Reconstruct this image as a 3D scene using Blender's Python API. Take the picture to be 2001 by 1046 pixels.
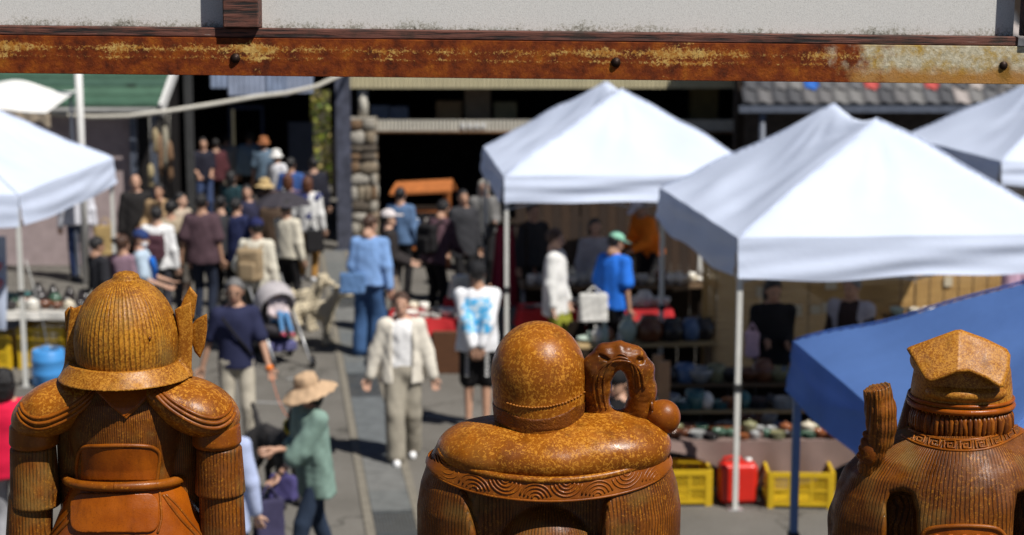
import bpy, math, random
import numpy as np
from mathutils import Vector, Matrix
R = math.radians
random.seed(7); np.random.seed(7)
scene = bpy.context.scene
for o in list(bpy.data.objects): bpy.data.objects.remove(o)
C = scene.collection

# ------------------------------------------------------------------ camera, sky, sun, exposure
FOC, CAMH = 3300.0, 4.4                       # focal length in photo pixels (photo is 2001 x 1046), eye height over the street
PITCH = math.atan(535.0 / FOC)
CP, SP = math.cos(PITCH), math.sin(PITCH)
cam_d = bpy.data.cameras.new('camera'); cam = bpy.data.objects.new('camera', cam_d); C.objects.link(cam)
cam.location = (0, 0, CAMH); cam.rotation_euler = (math.pi/2 - PITCH, 0, 0)
cam_d.sensor_width = 36; cam_d.lens = 36*FOC/2001.0
cam_d.clip_start = 0.05; cam_d.clip_end = 1500
cam_d.dof.use_dof = True; cam_d.dof.focus_distance = 3.98; cam_d.dof.aperture_fstop = 3.7
scene.camera = cam

SUN = Vector((0.43, -0.39, 0.815)).normalized()   # direction towards the sun: right, behind the camera, high
elev = math.asin(SUN.z); azim = math.atan2(SUN.x, SUN.y)
w = bpy.data.worlds.new('World'); scene.world = w; w.use_nodes = True
nt = w.node_tree; bg = nt.nodes['Background']
sky = nt.nodes.new('ShaderNodeTexSky'); sky.sky_type = 'NISHITA'; sky.sun_disc = False
sky.sun_elevation = elev; sky.sun_rotation = azim; sky.altitude = 300; sky.air_density = 0.5; sky.dust_density = 0.0; sky.ozone_density = 2.5
nt.links.new(sky.outputs[0], bg.inputs[0]); bg.inputs[1].default_value = 0.05
sd = bpy.data.lights.new('sun', 'SUN'); sd.energy = 5.0; sd.angle = R(0.53); sd.color = (1.0, 0.965, 0.91)
so = bpy.data.objects.new('sun', sd); C.objects.link(so)
so.rotation_euler = (-SUN).to_track_quat('-Z', 'Y').to_euler(); so.location = (8, -6, 20)
vs = scene.view_settings
scene.display_settings.display_device = 'sRGB'
vs.view_transform = 'Standard'; vs.look = 'None'; vs.exposure = 0.15; vs.gamma = 1.0; vs.use_curve_mapping = False
scene.render.engine = 'CYCLES'

# ------------------------------------------------------------------ survey: photo pixel -> point of the place
def ray(u, v):
    x = (u-1000.5)/FOC; y = -(v-523)/FOC
    return x, CP + y*SP, -SP + y*CP
def atY(u, v, Y):
    d = ray(u, v); t = Y/d[1]; return Vector((d[0]*t, Y, CAMH + d[2]*t))
def atZ(u, v, z):
    d = ray(u, v); t = (z-CAMH)/d[2]; return Vector((d[0]*t, d[1]*t, z))

# ------------------------------------------------------------------ materials
MATS = {}
def nodes_of(m): 
    m.use_nodes = True
    return m.node_tree.nodes, m.node_tree.links, m.node_tree.nodes['Principled BSDF']
def mat(name, col, rough=.6, var=.18, scale=18., bump=0., bscale=None, metal=0., spec=None, detail=4., coat=0., trans=0., stretch=None):
    if name in MATS: return MATS[name]
    m = bpy.data.materials.new(name); n, l, b = nodes_of(m); MATS[name] = m
    tc = n.new('ShaderNodeTexCoord'); src = tc.outputs['Object']
    if stretch:
        mp = n.new('ShaderNodeMapping'); mp.inputs['Scale'].default_value = stretch
        l.new(src, mp.inputs[0]); src = mp.outputs[0]
    nz = n.new('ShaderNodeTexNoise'); nz.inputs['Scale'].default_value = scale; nz.inputs['Detail'].default_value = detail
    nz.inputs['Roughness'].default_value = .62
    l.new(src, nz.inputs['Vector'])
    rp = n.new('ShaderNodeValToRGB'); e = rp.color_ramp.elements
    e[0].position = .3; e[1].position = .7
    e[0].color = (*[max(0, c*(1-var)) for c in col], 1); e[1].color = (*[min(1, c*(1+var)) for c in col], 1)
    l.new(nz.outputs['Fac'], rp.inputs[0]); l.new(rp.outputs[0], b.inputs['Base Color'])
    b.inputs['Roughness'].default_value = rough; b.inputs['Metallic'].default_value = metal
    if spec is not None: b.inputs['Specular IOR Level'].default_value = spec
    if coat: b.inputs['Coat Weight'].default_value = coat; b.inputs['Coat Roughness'].default_value = .08
    if bump:
        n2 = n.new('ShaderNodeTexNoise'); n2.inputs['Scale'].default_value = bscale or scale*3; n2.inputs['Detail'].default_value = 5
        l.new(src, n2.inputs['Vector'])
        bp = n.new('ShaderNodeBump'); bp.inputs['Strength'].default_value = bump; bp.inputs['Distance'].default_value = .01
        l.new(n2.outputs['Fac'], bp.inputs['Height']); l.new(bp.outputs[0], b.inputs['Normal'])
    if trans:
        tr = n.new('ShaderNodeBsdfTranslucent'); l.new(rp.outputs[0], tr.inputs[0])
        mx = n.new('ShaderNodeMixShader'); mx.inputs[0].default_value = trans
        out = n['Material Output']; l.new(b.outputs[0], mx.inputs[1]); l.new(tr.outputs[0], mx.inputs[2]); l.new(mx.outputs[0], out.inputs[0])
    return m
def cloth(col, name=None, var=.16):
    k = name or 'cloth_%d_%d_%d' % tuple(int(c*255) for c in col)
    return mat(k, col, .85, var, 9., .25, 60., spec=.2)

# ------------------------------------------------------------------ objects
def put(o, parent=None):
    C.objects.link(o)
    if parent is not None: o.parent = parent
    return o
def thing(name, label, cat, loc=(0, 0, 0), rotz=0, group=None):
    o = bpy.data.objects.new(name, None); o.empty_display_size = .1; put(o)
    o.location = loc; o.rotation_euler = (0, 0, rotz)
    return tag(o, label, cat, group)
def tag(o, label=None, cat=None, group=None, kind=None):
    if label: o['label'] = label
    if cat: o['category'] = cat
    if group: o['group'] = group
    if kind: o['kind'] = kind
    return o
def mesh_np(name, V, F, m, parent=None, smooth=True):
    me = bpy.data.meshes.new(name)
    V = np.asarray(V, np.float32); F = np.asarray(F, np.int32)
    me.vertices.add(len(V)); me.vertices.foreach_set('co', V.ravel())
    k = F.shape[1]
    me.loops.add(F.size); me.loops.foreach_set('vertex_index', F.ravel())
    me.polygons.add(len(F)); me.polygons.foreach_set('loop_start', np.arange(0, F.size, k, dtype=np.int32))
    me.polygons.foreach_set('loop_total', np.full(len(F), k, np.int32))
    me.update(calc_edges=True); me.validate()
    if smooth: me.polygons.foreach_set('use_smooth', np.ones(len(F), bool))
    o = bpy.data.objects.new(name, me); me.materials.append(m)
    return put(o, parent)

class MB:
    "collects simple shapes, build() links them as one mesh object"
    def __init__(s): s.v = []; s.f = []; s.sm = []
    def add(s, V, F, smooth=False):
        b = len(s.v); s.v += [tuple(p) for p in V]; s.f += [tuple(i+b for i in q) for q in F]; s.sm += [smooth]*len(F); return s
    def box(s, lo, hi, M=None, bev=0):
        (a, b, c), (d, e, g) = lo, hi
        V = [Vector(p) for p in ((a,b,c),(d,b,c),(d,e,c),(a,e,c),(a,b,g),(d,b,g),(d,e,g),(a,e,g))]
        if M is not None: V = [M @ p for p in V]
        return s.add(V, [(0,3,2,1),(4,5,6,7),(0,1,5,4),(1,2,6,5),(2,3,7,6),(3,0,4,7)])
    def bar(s, p, q, wx, wy=None):
        p, q = Vector(p), Vector(q); d = q-p; L = d.length
        Q = d.to_track_quat('Z', 'Y').to_matrix().to_4x4(); Q.translation = p; wy = wy or wx
        return s.box((-wx/2, -wy/2, 0), (wx/2, wy/2, L), Q)
    def tube(s, pts, r, seg=8, caps=True):
        pts = [Vector(p) for p in pts]; n = len(pts)
        rs = r if isinstance(r, (list, tuple)) else [r]*n
        V = []; up = None
        for i, p in enumerate(pts):
            t = (pts[min(i+1, n-1)] - pts[max(i-1, 0)]).normalized()
            if up is None: up = t.orthogonal().normalized()
            up = (up - t*up.dot(t)).normalized() if (up - t*up.dot(t)).length > 1e-6 else t.orthogonal().normalized()
            bi = t.cross(up)
            for k in range(seg):
                a = 2*math.pi*k/seg; V.append(p + (up*math.cos(a) + bi*math.sin(a))*rs[i])
        F = [(i*seg+k, i*seg+(k+1) % seg, (i+1)*seg+(k+1) % seg, (i+1)*seg+k) for i in range(n-1) for k in range(seg)]
        if caps: F += [tuple(range(seg-1, -1, -1)), tuple((n-1)*seg+k for k in range(seg))]
        return s.add(V, F, True)
    def lathe(s, prof, seg=20, M=None, cap=True):
        V = []; n = len(prof)
        for r, z in prof:
            for k in range(seg):
                a = 2*math.pi*k/seg; V.append(Vector((r*math.cos(a), r*math.sin(a), z)))
        if M is not None: V = [M @ p for p in V]
        F = [(i*seg+k, i*seg+(k+1) % seg, (i+1)*seg+(k+1) % seg, (i+1)*seg+k) for i in range(n-1) for k in range(seg)]
        if cap: F += [tuple(range(seg-1, -1, -1)), tuple((n-1)*seg+k for k in range(seg))]
        return s.add(V, F, True)
    def grid(s, fn, nu, nv, smooth=True, wrap=False):
        V = [fn(i/nu, j/nv) for j in range(nv+1) for i in range(nu+1)]
        W = nu+1
        return s.add(V, [(j*W+i, j*W+i+1, (j+1)*W+i+1, (j+1)*W+i) for j in range(nv) for i in range(nu)], smooth)
    def prism(s, poly, y0, y1):
        n = len(poly); V = [(x, y0, z) for x, z in poly] + [(x, y1, z) for x, z in poly]
        F = [tuple(range(n)), tuple(range(2*n-1, n-1, -1))] + [(i, i+n, (i+1) % n+n, (i+1) % n) for i in range(n)]
        return s.add(V, F)
    def mesh(s, name):
        me = bpy.data.meshes.new(name); me.from_pydata(s.v, [], s.f); me.polygons.foreach_set('use_smooth', s.sm); me.update(); return me
    def build(s, name, m, parent=None, bevel=0):
        me = s.mesh(name)
        if bevel:
            import bmesh
            bm = bmesh.new(); bm.from_mesh(me)
            bmesh.ops.bevel(bm, geom=list(bm.edges), offset=bevel, segments=1, affect='EDGES', profile=.7)
            bm.to_mesh(me); bm.free()
        me.materials.append(m)
        return put(bpy.data.objects.new(name, me), parent)
def inst(name, me, parent=None, loc=(0,0,0), rot=(0,0,0), sc=(1,1,1), m=None):
    o = bpy.data.objects.new(name, me); put(o, parent); o.location = loc; o.rotation_euler = rot; o.scale = sc
    if m is not None:
        o.material_slots[0].link = 'OBJECT'; o.material_slots[0].material = m
    return o

# ------------------------------------------------------------------ distance fields -> smooth solid meshes (statues, people, animals)
def smin(a, b, k):
    if k <= 0: return np.minimum(a, b)
    h = np.clip(.5 + .5*(b-a)/k, 0, 1); return b + (a-b)*h - k*h*(1-h)
def ell(c, r, M=None):
    c = np.array(c, float); r = np.array(r, float); rm = r.max()
    MI = None if M is None else np.array(M.to_3x3().transposed())
    def fn(x, y, z):
        x, y, z = x-c[0], y-c[1], z-c[2]
        if MI is not None: x, y, z = (MI[i,0]*x + MI[i,1]*y + MI[i,2]*z for i in range(3))
        k0 = np.sqrt((x/r[0])**2 + (y/r[1])**2 + (z/r[2])**2); k1 = np.sqrt((x/r[0]**2)**2 + (y/r[1]**2)**2 + (z/r[2]**2)**2) + 1e-9
        return k0*(k0-1)/k1
    q = r if M is None else np.array([rm]*3)
    return fn, c-q, c+q
def cone(a, b, ra, rb):
    a = np.array(a, float); b = np.array(b, float); ba = b-a; L = (ba*ba).sum() + 1e-12
    def fn(x, y, z):
        x, y, z = x-a[0], y-a[1], z-a[2]
        t = np.clip((x*ba[0] + y*ba[1] + z*ba[2])/L, 0, 1)
        return np.sqrt((x-t*ba[0])**2 + (y-t*ba[1])**2 + (z-t*ba[2])**2) - (ra + t*(rb-ra))
    r = max(ra, rb); return fn, np.minimum(a, b)-r, np.maximum(a, b)+r
def lathef(cx, cy, prof, ysc=1.):
    prof = sorted(prof); zs = np.array([p[0] for p in prof], float); rs = np.array([p[1] for p in prof], float)
    def fn(x, y, z):
        rr = np.sqrt((x-cx)**2 + ((y-cy)/ysc)**2)
        d = (rr - np.interp(z, zs, rs))*.8*min(1, ysc)
        return np.maximum(d, np.maximum(z-zs[-1], zs[0]-z))
    m = rs.max(); return fn, np.array([cx-m, cy-m*ysc, zs[0]]), np.array([cx+m, cy+m*ysc, zs[-1]])
def polysd(P, x, z):
    d = None; s = None; n = len(P)
    for i in range(n):
        ax, az = P[i]; bx, bz = P[i-1]
        ex, ez = bx-ax, bz-az; wx, wz = x-ax, z-az
        t = np.clip((wx*ex + wz*ez)/(ex*ex+ez*ez), 0, 1)
        q = (wx-ex*t)**2 + (wz-ez*t)**2
        c1 = z >= az; c2 = z < bz; c3 = ex*wz > ez*wx
        fl = np.where((c1 & c2 & c3) | (~c1 & ~c2 & ~c3), -1., 1.)
        d = q if d is None else np.minimum(d, q); s = fl if s is None else s*fl
    return s*np.sqrt(d)
def prismf(poly, y0, y1, rnd=0., yf=None):
    X = [p[0] for p in poly]; Z = [p[1] for p in poly]; yc = (y0+y1)/2; hy = (y1-y0)/2
    def fn(x, y, z):
        x, y, z = np.broadcast_arrays(x, y, z)
        d2 = polysd(poly, x, z) + rnd
        dy = np.abs(y - yc - (yf(x, z) if yf else 0)) - hy + rnd
        return np.minimum(np.maximum(d2, dy), 0) + np.sqrt(np.maximum(d2, 0)**2 + np.maximum(dy, 0)**2) - rnd
    e = .12 if yf else 0
    return fn, np.array([min(X), y0-e, min(Z)]), np.array([max(X), y1+e, max(Z)])
class Sdf:
    def __init__(s): s.ops = []
    def u(s, p, k=0.): s.ops.append(('u', p[0], p[1], p[2], k)); return s
    def sub(s, p, k=0.): s.ops.append(('s', p[0], p[1], p[2], k)); return s
    def cut(s, fn): s.ops.append(('i', fn, None, None, 0.)); return s
    def disp(s, fn): s.ops.append(('d', fn, None, None, 0.)); return s
    def ev(s, x, y, z):
        F = np.full(np.broadcast(x, y, z).shape, 1.)
        for op, fn, lo, hi, k in s.ops:
            v = fn(x, y, z)
            F = smin(F, v, k) if op == 'u' else -smin(-F, v, k) if op == 's' else np.maximum(F, v) if op == 'i' else F+v
        return F
    def asprim(s):
        us = [o for o in s.ops if o[0] == 'u']
        return s.ev, np.min([o[2] for o in us], 0), np.max([o[3] for o in us], 0)
    def surf(s, h):
        us = [o for o in s.ops if o[0] == 'u']
        lo = np.min([o[2]-o[4] for o in us], 0) - 3*h; hi = np.max([o[3]+o[4] for o in us], 0) + 3*h
        n = np.ceil((hi-lo)/h).astype(int)+1
        ax = [lo[i] + h*np.arange(n[i]) for i in range(3)]
        F = np.full(n, 1.)
        for op, fn, a, b, k in s.ops:
            if op in 'us':
                i0 = np.clip(np.floor((a - 3*h - k - lo)/h).astype(int), 0, n-1); i1 = np.clip(np.ceil((b + 3*h + k - lo)/h).astype(int)+1, 1, n)
            else: i0, i1 = np.zeros(3, int), n
            if (i1 <= i0).any(): continue
            sl = tuple(slice(p, q) for p, q in zip(i0, i1))
            v = fn(ax[0][sl[0]][:, None, None], ax[1][sl[1]][None, :, None], ax[2][sl[2]][None, None, :])
            G = F[sl]
            F[sl] = smin(G, v, k) if op == 'u' else -smin(-G, v, k) if op == 's' else np.maximum(G, v) if op == 'i' else G+v
        return surfnet(F, lo, h)
    def build(s, name, h, m, parent=None):
        V, Q = s.surf(h); return mesh_np(name, V, Q, m, parent)
    def front(s, x, z, y0=-.6, lift=0.):
        "first point of the surface met by a level line coming from the camera side"
        y = y0
        for _ in range(90):
            d = float(s.ev(np.array(x), np.array(y), np.array(z)))
            if d < .0006: break
            y += max(d*.7, .0005)
            if y > .6: return None
        return Vector((x, y-lift, z))
CORN = [(i, j, k) for i in (0,1) for j in (0,1) for k in (0,1)]
EDG = [(a, b) for a in range(8) for b in range(a+1, 8) if sum(x != y for x, y in zip(CORN[a], CORN[b])) == 1]
def surfnet(F, lo, h):
    ins = F < 0; nx, ny, nz = F.shape
    cnt = np.zeros((nx-1, ny-1, nz-1), np.int8)
    for i, j, k in CORN: cnt += ins[i:nx-1+i, j:ny-1+j, k:nz-1+k]
    act = (cnt > 0) & (cnt < 8); idx = np.argwhere(act)
    if len(idx) == 0: return np.zeros((0, 3)), np.zeros((0, 4), int)
    val = np.stack([F[idx[:,0]+c[0], idx[:,1]+c[1], idx[:,2]+c[2]] for c in CORN], 1)
    S = np.zeros((len(idx), 3)); N = np.zeros(len(idx))
    for a, b in EDG:
        va, vb = val[:, a], val[:, b]; cr = (va < 0) != (vb < 0)
        t = np.where(cr, va/np.where(cr, va-vb, 1), 0)[:, None]
        p = np.array(CORN[a])*(1-t) + np.array(CORN[b])*t
        S += np.where(cr[:, None], p, 0); N += cr
    V = lo + (idx + S/N[:, None])*h
    num = np.full(act.shape, -1, np.int64); num[act] = np.arange(len(idx))
    Q = []
    for a in range(3):
        b, c = (a+1) % 3, (a+2) % 3
        s0 = [slice(None)]*3; s1 = [slice(None)]*3; s0[a] = slice(0, -1); s1[a] = slice(1, None)
        ch = ins[tuple(s0)] != ins[tuple(s1)]; e = np.argwhere(ch)
        m = (e[:, b] > 0) & (e[:, c] > 0) & (e[:, b] < F.shape[b]-1) & (e[:, c] < F.shape[c]-1); e = e[m]
        fl = ins[e[:,0], e[:,1], e[:,2]]
        def cell(db, dc):
            g = e.copy(); g[:, b] -= db; g[:, c] -= dc; return num[g[:,0], g[:,1], g[:,2]]
        q = np.stack([cell(1,1), cell(0,1), cell(0,0), cell(1,0)], 1)
        q[~fl] = q[~fl][:, ::-1]; Q.append(q)
    return V, np.concatenate(Q)
def wav(seed, freq, amp, st=(1, 1, 1)):
    rs = np.random.RandomState(seed); K = rs.normal(size=(8, 3))*freq*np.array(st)*rs.uniform(.35, 1.7, (8, 1)); ph = rs.uniform(0, 6.28, 8)
    return lambda x, y, z: amp*sum(np.sin(K[i,0]*x + K[i,1]*y + K[i,2]*z + ph[i]) for i in range(8))/2.8
ORD = ['first','second','third','fourth','fifth','sixth','seventh','eighth','ninth','tenth','eleventh','twelfth','thirteenth','fourteenth','fifteenth','sixteenth','seventeenth','eighteenth','nineteenth','twentieth']
# ------------------------------------------------------------------ terrace we stand on, with the old board and rusty beam at its edge
tag(MB().box((-6, -4, 0), (6, 4.75, 2.8)).build('terrace', mat('terrace_low_bounce', (.06, .055, .05), .9, .2, 6., .4, 40.)), kind='structure')  # floor out of view, coloured dark to cut light bounced onto the statues
pl = mat('plinth_stone', (.10, .095, .085), .85, .2, 9., .4, 50.)
for i, (nm, u, hw) in enumerate((('left', 245, .26), ('middle', 1072, .36), ('right', 1885, .36))):
    x = atY(u, 800, 4).x
    tag(MB().box((x-hw, 3.72, 2.8), (x+hw, 4.3, 2.8985)).build('plinth', pl, bevel=.008), 'low grey stone plinth under the %s glazed statue' % ('helmeted', 'bald', 'capped')[i], 'plinth')
def rust_mat():
    m = bpy.data.materials.new('rusty_steel'); n, l, b = nodes_of(m); tc = n.new('ShaderNodeTexCoord'); P = tc.outputs['Object']
    def noise(sc, det=5., ro=.65, vec=None, dist=0.):
        t = n.new('ShaderNodeTexNoise'); t.inputs['Scale'].default_value = sc; t.inputs['Detail'].default_value = det; t.inputs['Roughness'].default_value = ro; t.inputs['Distortion'].default_value = dist
        l.new(vec or P, t.inputs['Vector']); return t.outputs['Fac']
    def ramp(f, *st):
        r = n.new('ShaderNodeValToRGB'); e = r.color_ramp.elements
        while len(e) < len(st): e.new(.5)
        for k, (p, c) in zip(e, st): k.position = p; k.color = (*c, 1)
        l.new(f, r.inputs[0]); return r.outputs[0]
    def mth(op, a, c=None, d=None):
        t = n.new('ShaderNodeMath'); t.operation = op
        for i, q in enumerate((a, c, d)):
            if isinstance(q, (int, float)): t.inputs[i].default_value = q
            elif q is not None: l.new(q, t.inputs[i])
        return t.outputs[0]
    def mix(f, a, c):
        t = n.new('ShaderNodeMix'); t.data_type = 'RGBA'; l.new(f, t.inputs[0])
        for s_, q in ((6, a), (7, c)):
            if isinstance(q, tuple): t.inputs[s_].default_value = (*q, 1)
            else: l.new(q, t.inputs[s_])
        return t.outputs[2]
    sx = n.new('ShaderNodeSeparateXYZ'); l.new(P, sx.inputs[0]); X, Z = sx.outputs[0], sx.outputs[2]
    rust = ramp(noise(22.), (.32, (.05, .009, .002)), (.48, (.17, .030, .003)), (.62, (.27, .062, .004)), (.80, (.40, .15, .012)))
    rust = mix(ramp(noise(130., 3.), (.45, (0, 0, 0)), (.7, (.5, .5, .5))), rust, (.12, .022, .004))
    # yellowed paint left in two ragged streaks along the face
    mp = n.new('ShaderNodeMapping'); mp.inputs['Scale'].default_value = (60, 1, 62); mp.inputs['Rotation'].default_value = (0, R(28), 0); l.new(P, mp.inputs[0])
    flk = noise(2.2, 5., .75, mp.outputs[0], .6)
    s1 = mth('SUBTRACT', 1.0, mth('MULTIPLY', mth('ABSOLUTE', mth('SUBTRACT', mth('ADD', Z, mth('MULTIPLY', mth('SUBTRACT', noise(30., 3.), .5), .02)), .019)), 42.))
    s2 = mth('SUBTRACT', .8, mth('MULTIPLY', mth('ABSOLUTE', mth('SUBTRACT', mth('ADD', Z, mth('MULTIPLY', mth('SUBTRACT', noise(44., 3.), .5), .016)), -.003)), 65.))
    st = mth('MAXIMUM', s1, s2); pat = noise(3.6, 2.)
    fl = mth('ADD', mth('MULTIPLY', mth('MAXIMUM', st, 0), .30), mth('ADD', flk, mth('MULTIPLY', mth('SUBTRACT', pat, .5), .95)))
    fy = ramp(fl, (.735, (0, 0, 0)), (.83, (1, 1, 1)))
    yel = ramp(noise(60.), (.4, (.38, .15, .02)), (.66, (.62, .42, .13)))
    col = mix(fy, rust, yel)
    # the right-hand end keeps its pale paint
    e = mth('ADD', mth('MULTIPLY', mth('SUBTRACT', X, .82), 5.), mth('MULTIPLY', mth('SUBTRACT', noise(16.), .5), 2.6))
    pale = mix(ramp(noise(28., 4.), (.44, (0, 0, 0)), (.66, (1, 1, 1))), ramp(noise(90., 2.), (.35, (.42, .37, .25)), (.6, (.60, .54, .39))), (.42, .27, .06))
    low = ramp(mth('ADD', mth('MULTIPLY', Z, -18.), noise(24.)), (.55, (0, 0, 0)), (1.0, (.9, .9, .9)))
    pale = mix(low, pale, (.38, .17, .03))
    # rust bleeding from the bolt hole and the cut end
    dx = mth('MULTIPLY', mth('SUBTRACT', X, 1.28), 30.); dz = mth('MULTIPLY', mth('SUBTRACT', Z, -.014), 20.)
    rr = mth('SQRT', mth('ADD', mth('MULTIPLY', dx, dx), mth('MULTIPLY', dz, dz)))
    bl = ramp(mth('ADD', rr, mth('MULTIPLY', noise(40.), .5)), (.55, (1, 1, 1)), (1.05, (0, 0, 0)))
    pale = mix(bl, pale, (.25, .125, .02))
    en = ramp(mth('ADD', mth('MULTIPLY', mth('SUBTRACT', X, 1.33), 18.), noise(35.)), (.5, (0, 0, 0)), (.8, (1, 1, 1)))
    pale = mix(en, pale, (.42, .17, .02))
    col = mix(ramp(e, (.15, (0, 0, 0)), (.75, (1, 1, 1))), col, pale)
    l.new(col, b.inputs['Base Color']); b.inputs['Roughness'].default_value = .7; b.inputs['Specular IOR Level'].default_value = .2
    bp = n.new('ShaderNodeBump'); bp.inputs['Strength'].default_value = .5; bp.inputs['Distance'].default_value = .003
    l.new(mth('ADD', noise(70.), mth('MULTIPLY', fl, 1.4)), bp.inputs['Height']); l.new(bp.outputs[0], b.inputs['Normal'])
    return m
def plaster_mat():
    m = bpy.data.materials.new('old_white_board'); n, l, b = nodes_of(m); tc = n.new('ShaderNodeTexCoord'); P = tc.outputs['Object']
    def noise(sc, det=5., ro=.65):
        t = n.new('ShaderNodeTexNoise'); t.inputs['Scale'].default_value = sc; t.inputs['Detail'].default_value = det; t.inputs['Roughness'].default_value = ro; l.new(P, t.inputs['Vector']); return t.outputs['Fac']
    sx = n.new('ShaderNodeSeparateXYZ'); l.new(P, sx.inputs[0])
    def mth(op, a, c):
        t = n.new('ShaderNodeMath'); t.operation = op
        for i, q in enumerate((a, c)):
            if isinstance(q, (int, float)): t.inputs[i].default_value = q
            else: l.new(q, t.inputs[i])
        return t.outputs[0]
    # algae and soot climbing from the bottom edge
    g = mth('SUBTRACT', .45, mth('MULTIPLY', sx.outputs[2], 7.5))
    d = mth('ADD', mth('ADD', g, noise(150., 6., .8)), mth('MULTIPLY', mth('SUBTRACT', noise(9.), .5), .5))
    r = n.new('ShaderNodeValToRGB'); e = r.color_ramp.elements; e[0].position = .66; e[1].position = .92
    e[0].color = (.68, .665, .63, 1); e[1].color = (.07, .062, .045, 1); k = e.new(.76); k.color = (.44, .42, .36, 1); l.new(d, r.inputs[0])
    v = n.new('ShaderNodeTexNoise'); v.inputs['Scale'].default_value = 520; l.new(P, v.inputs['Vector'])
    mx = n.new('ShaderNodeMix'); mx.data_type = 'RGBA'; mx.blend_type = 'MULTIPLY'; mx.inputs[0].default_value = .7
    rr = n.new('ShaderNodeValToRGB'); q = rr.color_ramp.elements; q[0].position = .3; q[0].color = (.6, .6, .6, 1); q[1].position = .5; q[1].color = (1, 1, 1, 1); l.new(v.outputs['Fac'], rr.inputs[0])
    l.new(r.outputs[0], mx.inputs[6]); l.new(rr.outputs[0], mx.inputs[7])
    l.new(mx.outputs[2], b.inputs['Base Color']); b.inputs['Roughness'].default_value = .9; b.inputs['Specular IOR Level'].default_value = .2
    bp = n.new('ShaderNodeBump'); bp.inputs['Strength'].default_value = .35; bp.inputs['Distance'].default_value = .002; l.new(noise(300.), bp.inputs['Height']); l.new(bp.outputs[0], b.inputs['Normal'])
    return m
def wood_paint_mat():
    m = bpy.data.materials.new('weathered_red_brown_timber'); n, l, b = nodes_of(m); tc = n.new('ShaderNodeTexCoord')
    mp = n.new('ShaderNodeMapping'); mp.inputs['Scale'].default_value = (5, 60, 95); mp.inputs['Rotation'].default_value = (0, R(2.5), 0); l.new(tc.outputs['Object'], mp.inputs[0])
    def noise(sc, vec, det=5., ro=.7):
        t = n.new('ShaderNodeTexNoise'); t.inputs['Scale'].default_value = sc; t.inputs['Detail'].default_value = det; t.inputs['Roughness'].default_value = ro; l.new(vec, t.inputs['Vector']); return t.outputs['Fac']
    a = noise(1.4, mp.outputs[0]); c = noise(9., tc.outputs['Object'])
    r = n.new('ShaderNodeValToRGB'); e = r.color_ramp.elements; e[0].position = .40; e[0].color = (.008, .006, .005, 1); e[1].position = .52; e[1].color = (.125, .042, .026, 1)
    k = e.new(.70); k.color = (.17, .06, .04, 1); k = e.new(.76); k.color = (.5, .46, .4, 1); l.new(a, r.inputs[0])
    mx = n.new('ShaderNodeMix'); mx.data_type = 'RGBA'; r2 = n.new('ShaderNodeValToRGB'); q = r2.color_ramp.elements; q[0].position = .5; q[0].color = (0,0,0,1); q[1].position = .7; q[1].color = (.85,.85,.85,1); l.new(c, r2.inputs[0])
    l.new(r2.outputs[0], mx.inputs[0]); l.new(r.outputs[0], mx.inputs[6]); mx.inputs[7].default_value = (.022, .017, .011, 1)
    l.new(mx.outputs[2], b.inputs['Base Color']); b.inputs['Roughness'].default_value = .75
    bp = n.new('ShaderNodeBump'); bp.inputs['Strength'].default_value = .8; bp.inputs['Distance'].default_value = .004; l.new(a, bp.inputs['Height']); l.new(bp.outputs[0], b.inputs['Normal'])
    return m
M_RUST, M_BOARD, M_WOODP = rust_mat(), plaster_mat(), wood_paint_mat()
YB = 4.42
pa, pb = atY(0, 106, YB), atY(2001, 128, YB)             # centre line of the beam
tilt = math.atan2(pb.z-pa.z, pb.x-pa.x); cz = (pa.z+pb.z)/2
beam = thing('steel_beam', 'rusty brown steel angle beam with pale paint left at its right end', 'beam', (0, YB, cz)); beam.rotation_euler = (0, -tilt, 0)
hh = 36*YB/FOC*1.01
MB().box((-2.6, -.008, -hh), (2.6, 0, hh)).box((-2.6, 0.0001, hh-.006), (2.6, .07, hh)).build('face_plate', M_RUST, beam, bevel=.0012)
bm_ = MB(); bm_.lathe([(.013, 0), (.013, .003), (.009, .004), (.0085, .008), (.006, .010), (.0001, .0105)], 10); bolt = bm_.mesh('bolt'); bolt.materials.append(mat('dark_bolt', (.028, .014, .009), .5, .3, 90., metal=.6))
for u, v in ((461, 114), (1203, 122)):
    p = atY(u, v, YB); inst('bolt', bolt, beam, ((p.x)/math.cos(tilt), -.008, (p.z-cz) - p.x*math.tan(tilt)), (R(90), 0, 0))
p = atY(1959, 128, YB); inst('bolt', bolt, beam, (p.x, -.008, p.z-cz-p.x*math.tan(tilt)), (R(90), 0, 0), (.85, .85, .7))
bd = thing('board_fence', 'old white board panel framed by weathered brown timber above the rusty beam', 'fence', (0, YB, cz + hh)); bd.rotation_euler = (0, -tilt, 0)
sill = MB().box((-2.6, -.004, .0005), (atY(1989, 90, YB).x, .06, .0255)); sill.build('timber_sill', M_WOODP, bd, bevel=.003)
x1 = atY(438, 20, YB).x; x2 = atY(507, 20, YB).x
for a, b_ in ((-2.6, x1), (x2, atY(1990, 20, YB).x)):
    MB().box((a+.0005, .036, .026), (b_-.0005, .058, .62)).build('white_board', M_BOARD, bd)
MB().box((x1, -.03, .0262), (x2, .058, .66)).build('timber_post', M_WOODP, bd, bevel=.003)
xe = atY(1990, 20, YB).x; MB().box((xe+.02, -.03, .0265), (xe+.1, .058, .66)).build('timber_post', M_WOODP, bd, bevel=.003)
MB().box((xe+.1005, .036, .026), (2.6, .058, .62)).build('white_board', M_BOARD, bd)
for x in (-2.52, 2.52):
    tag(MB().box((x-.05, YB+.08, 2.8), (x+.05, YB+.17, 5.0)).build('fence_post', M_WOODP, bevel=.004), 'brown timber post carrying the white board fence at its %s end' % ('left' if x < 0 else 'right'), 'post')
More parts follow.
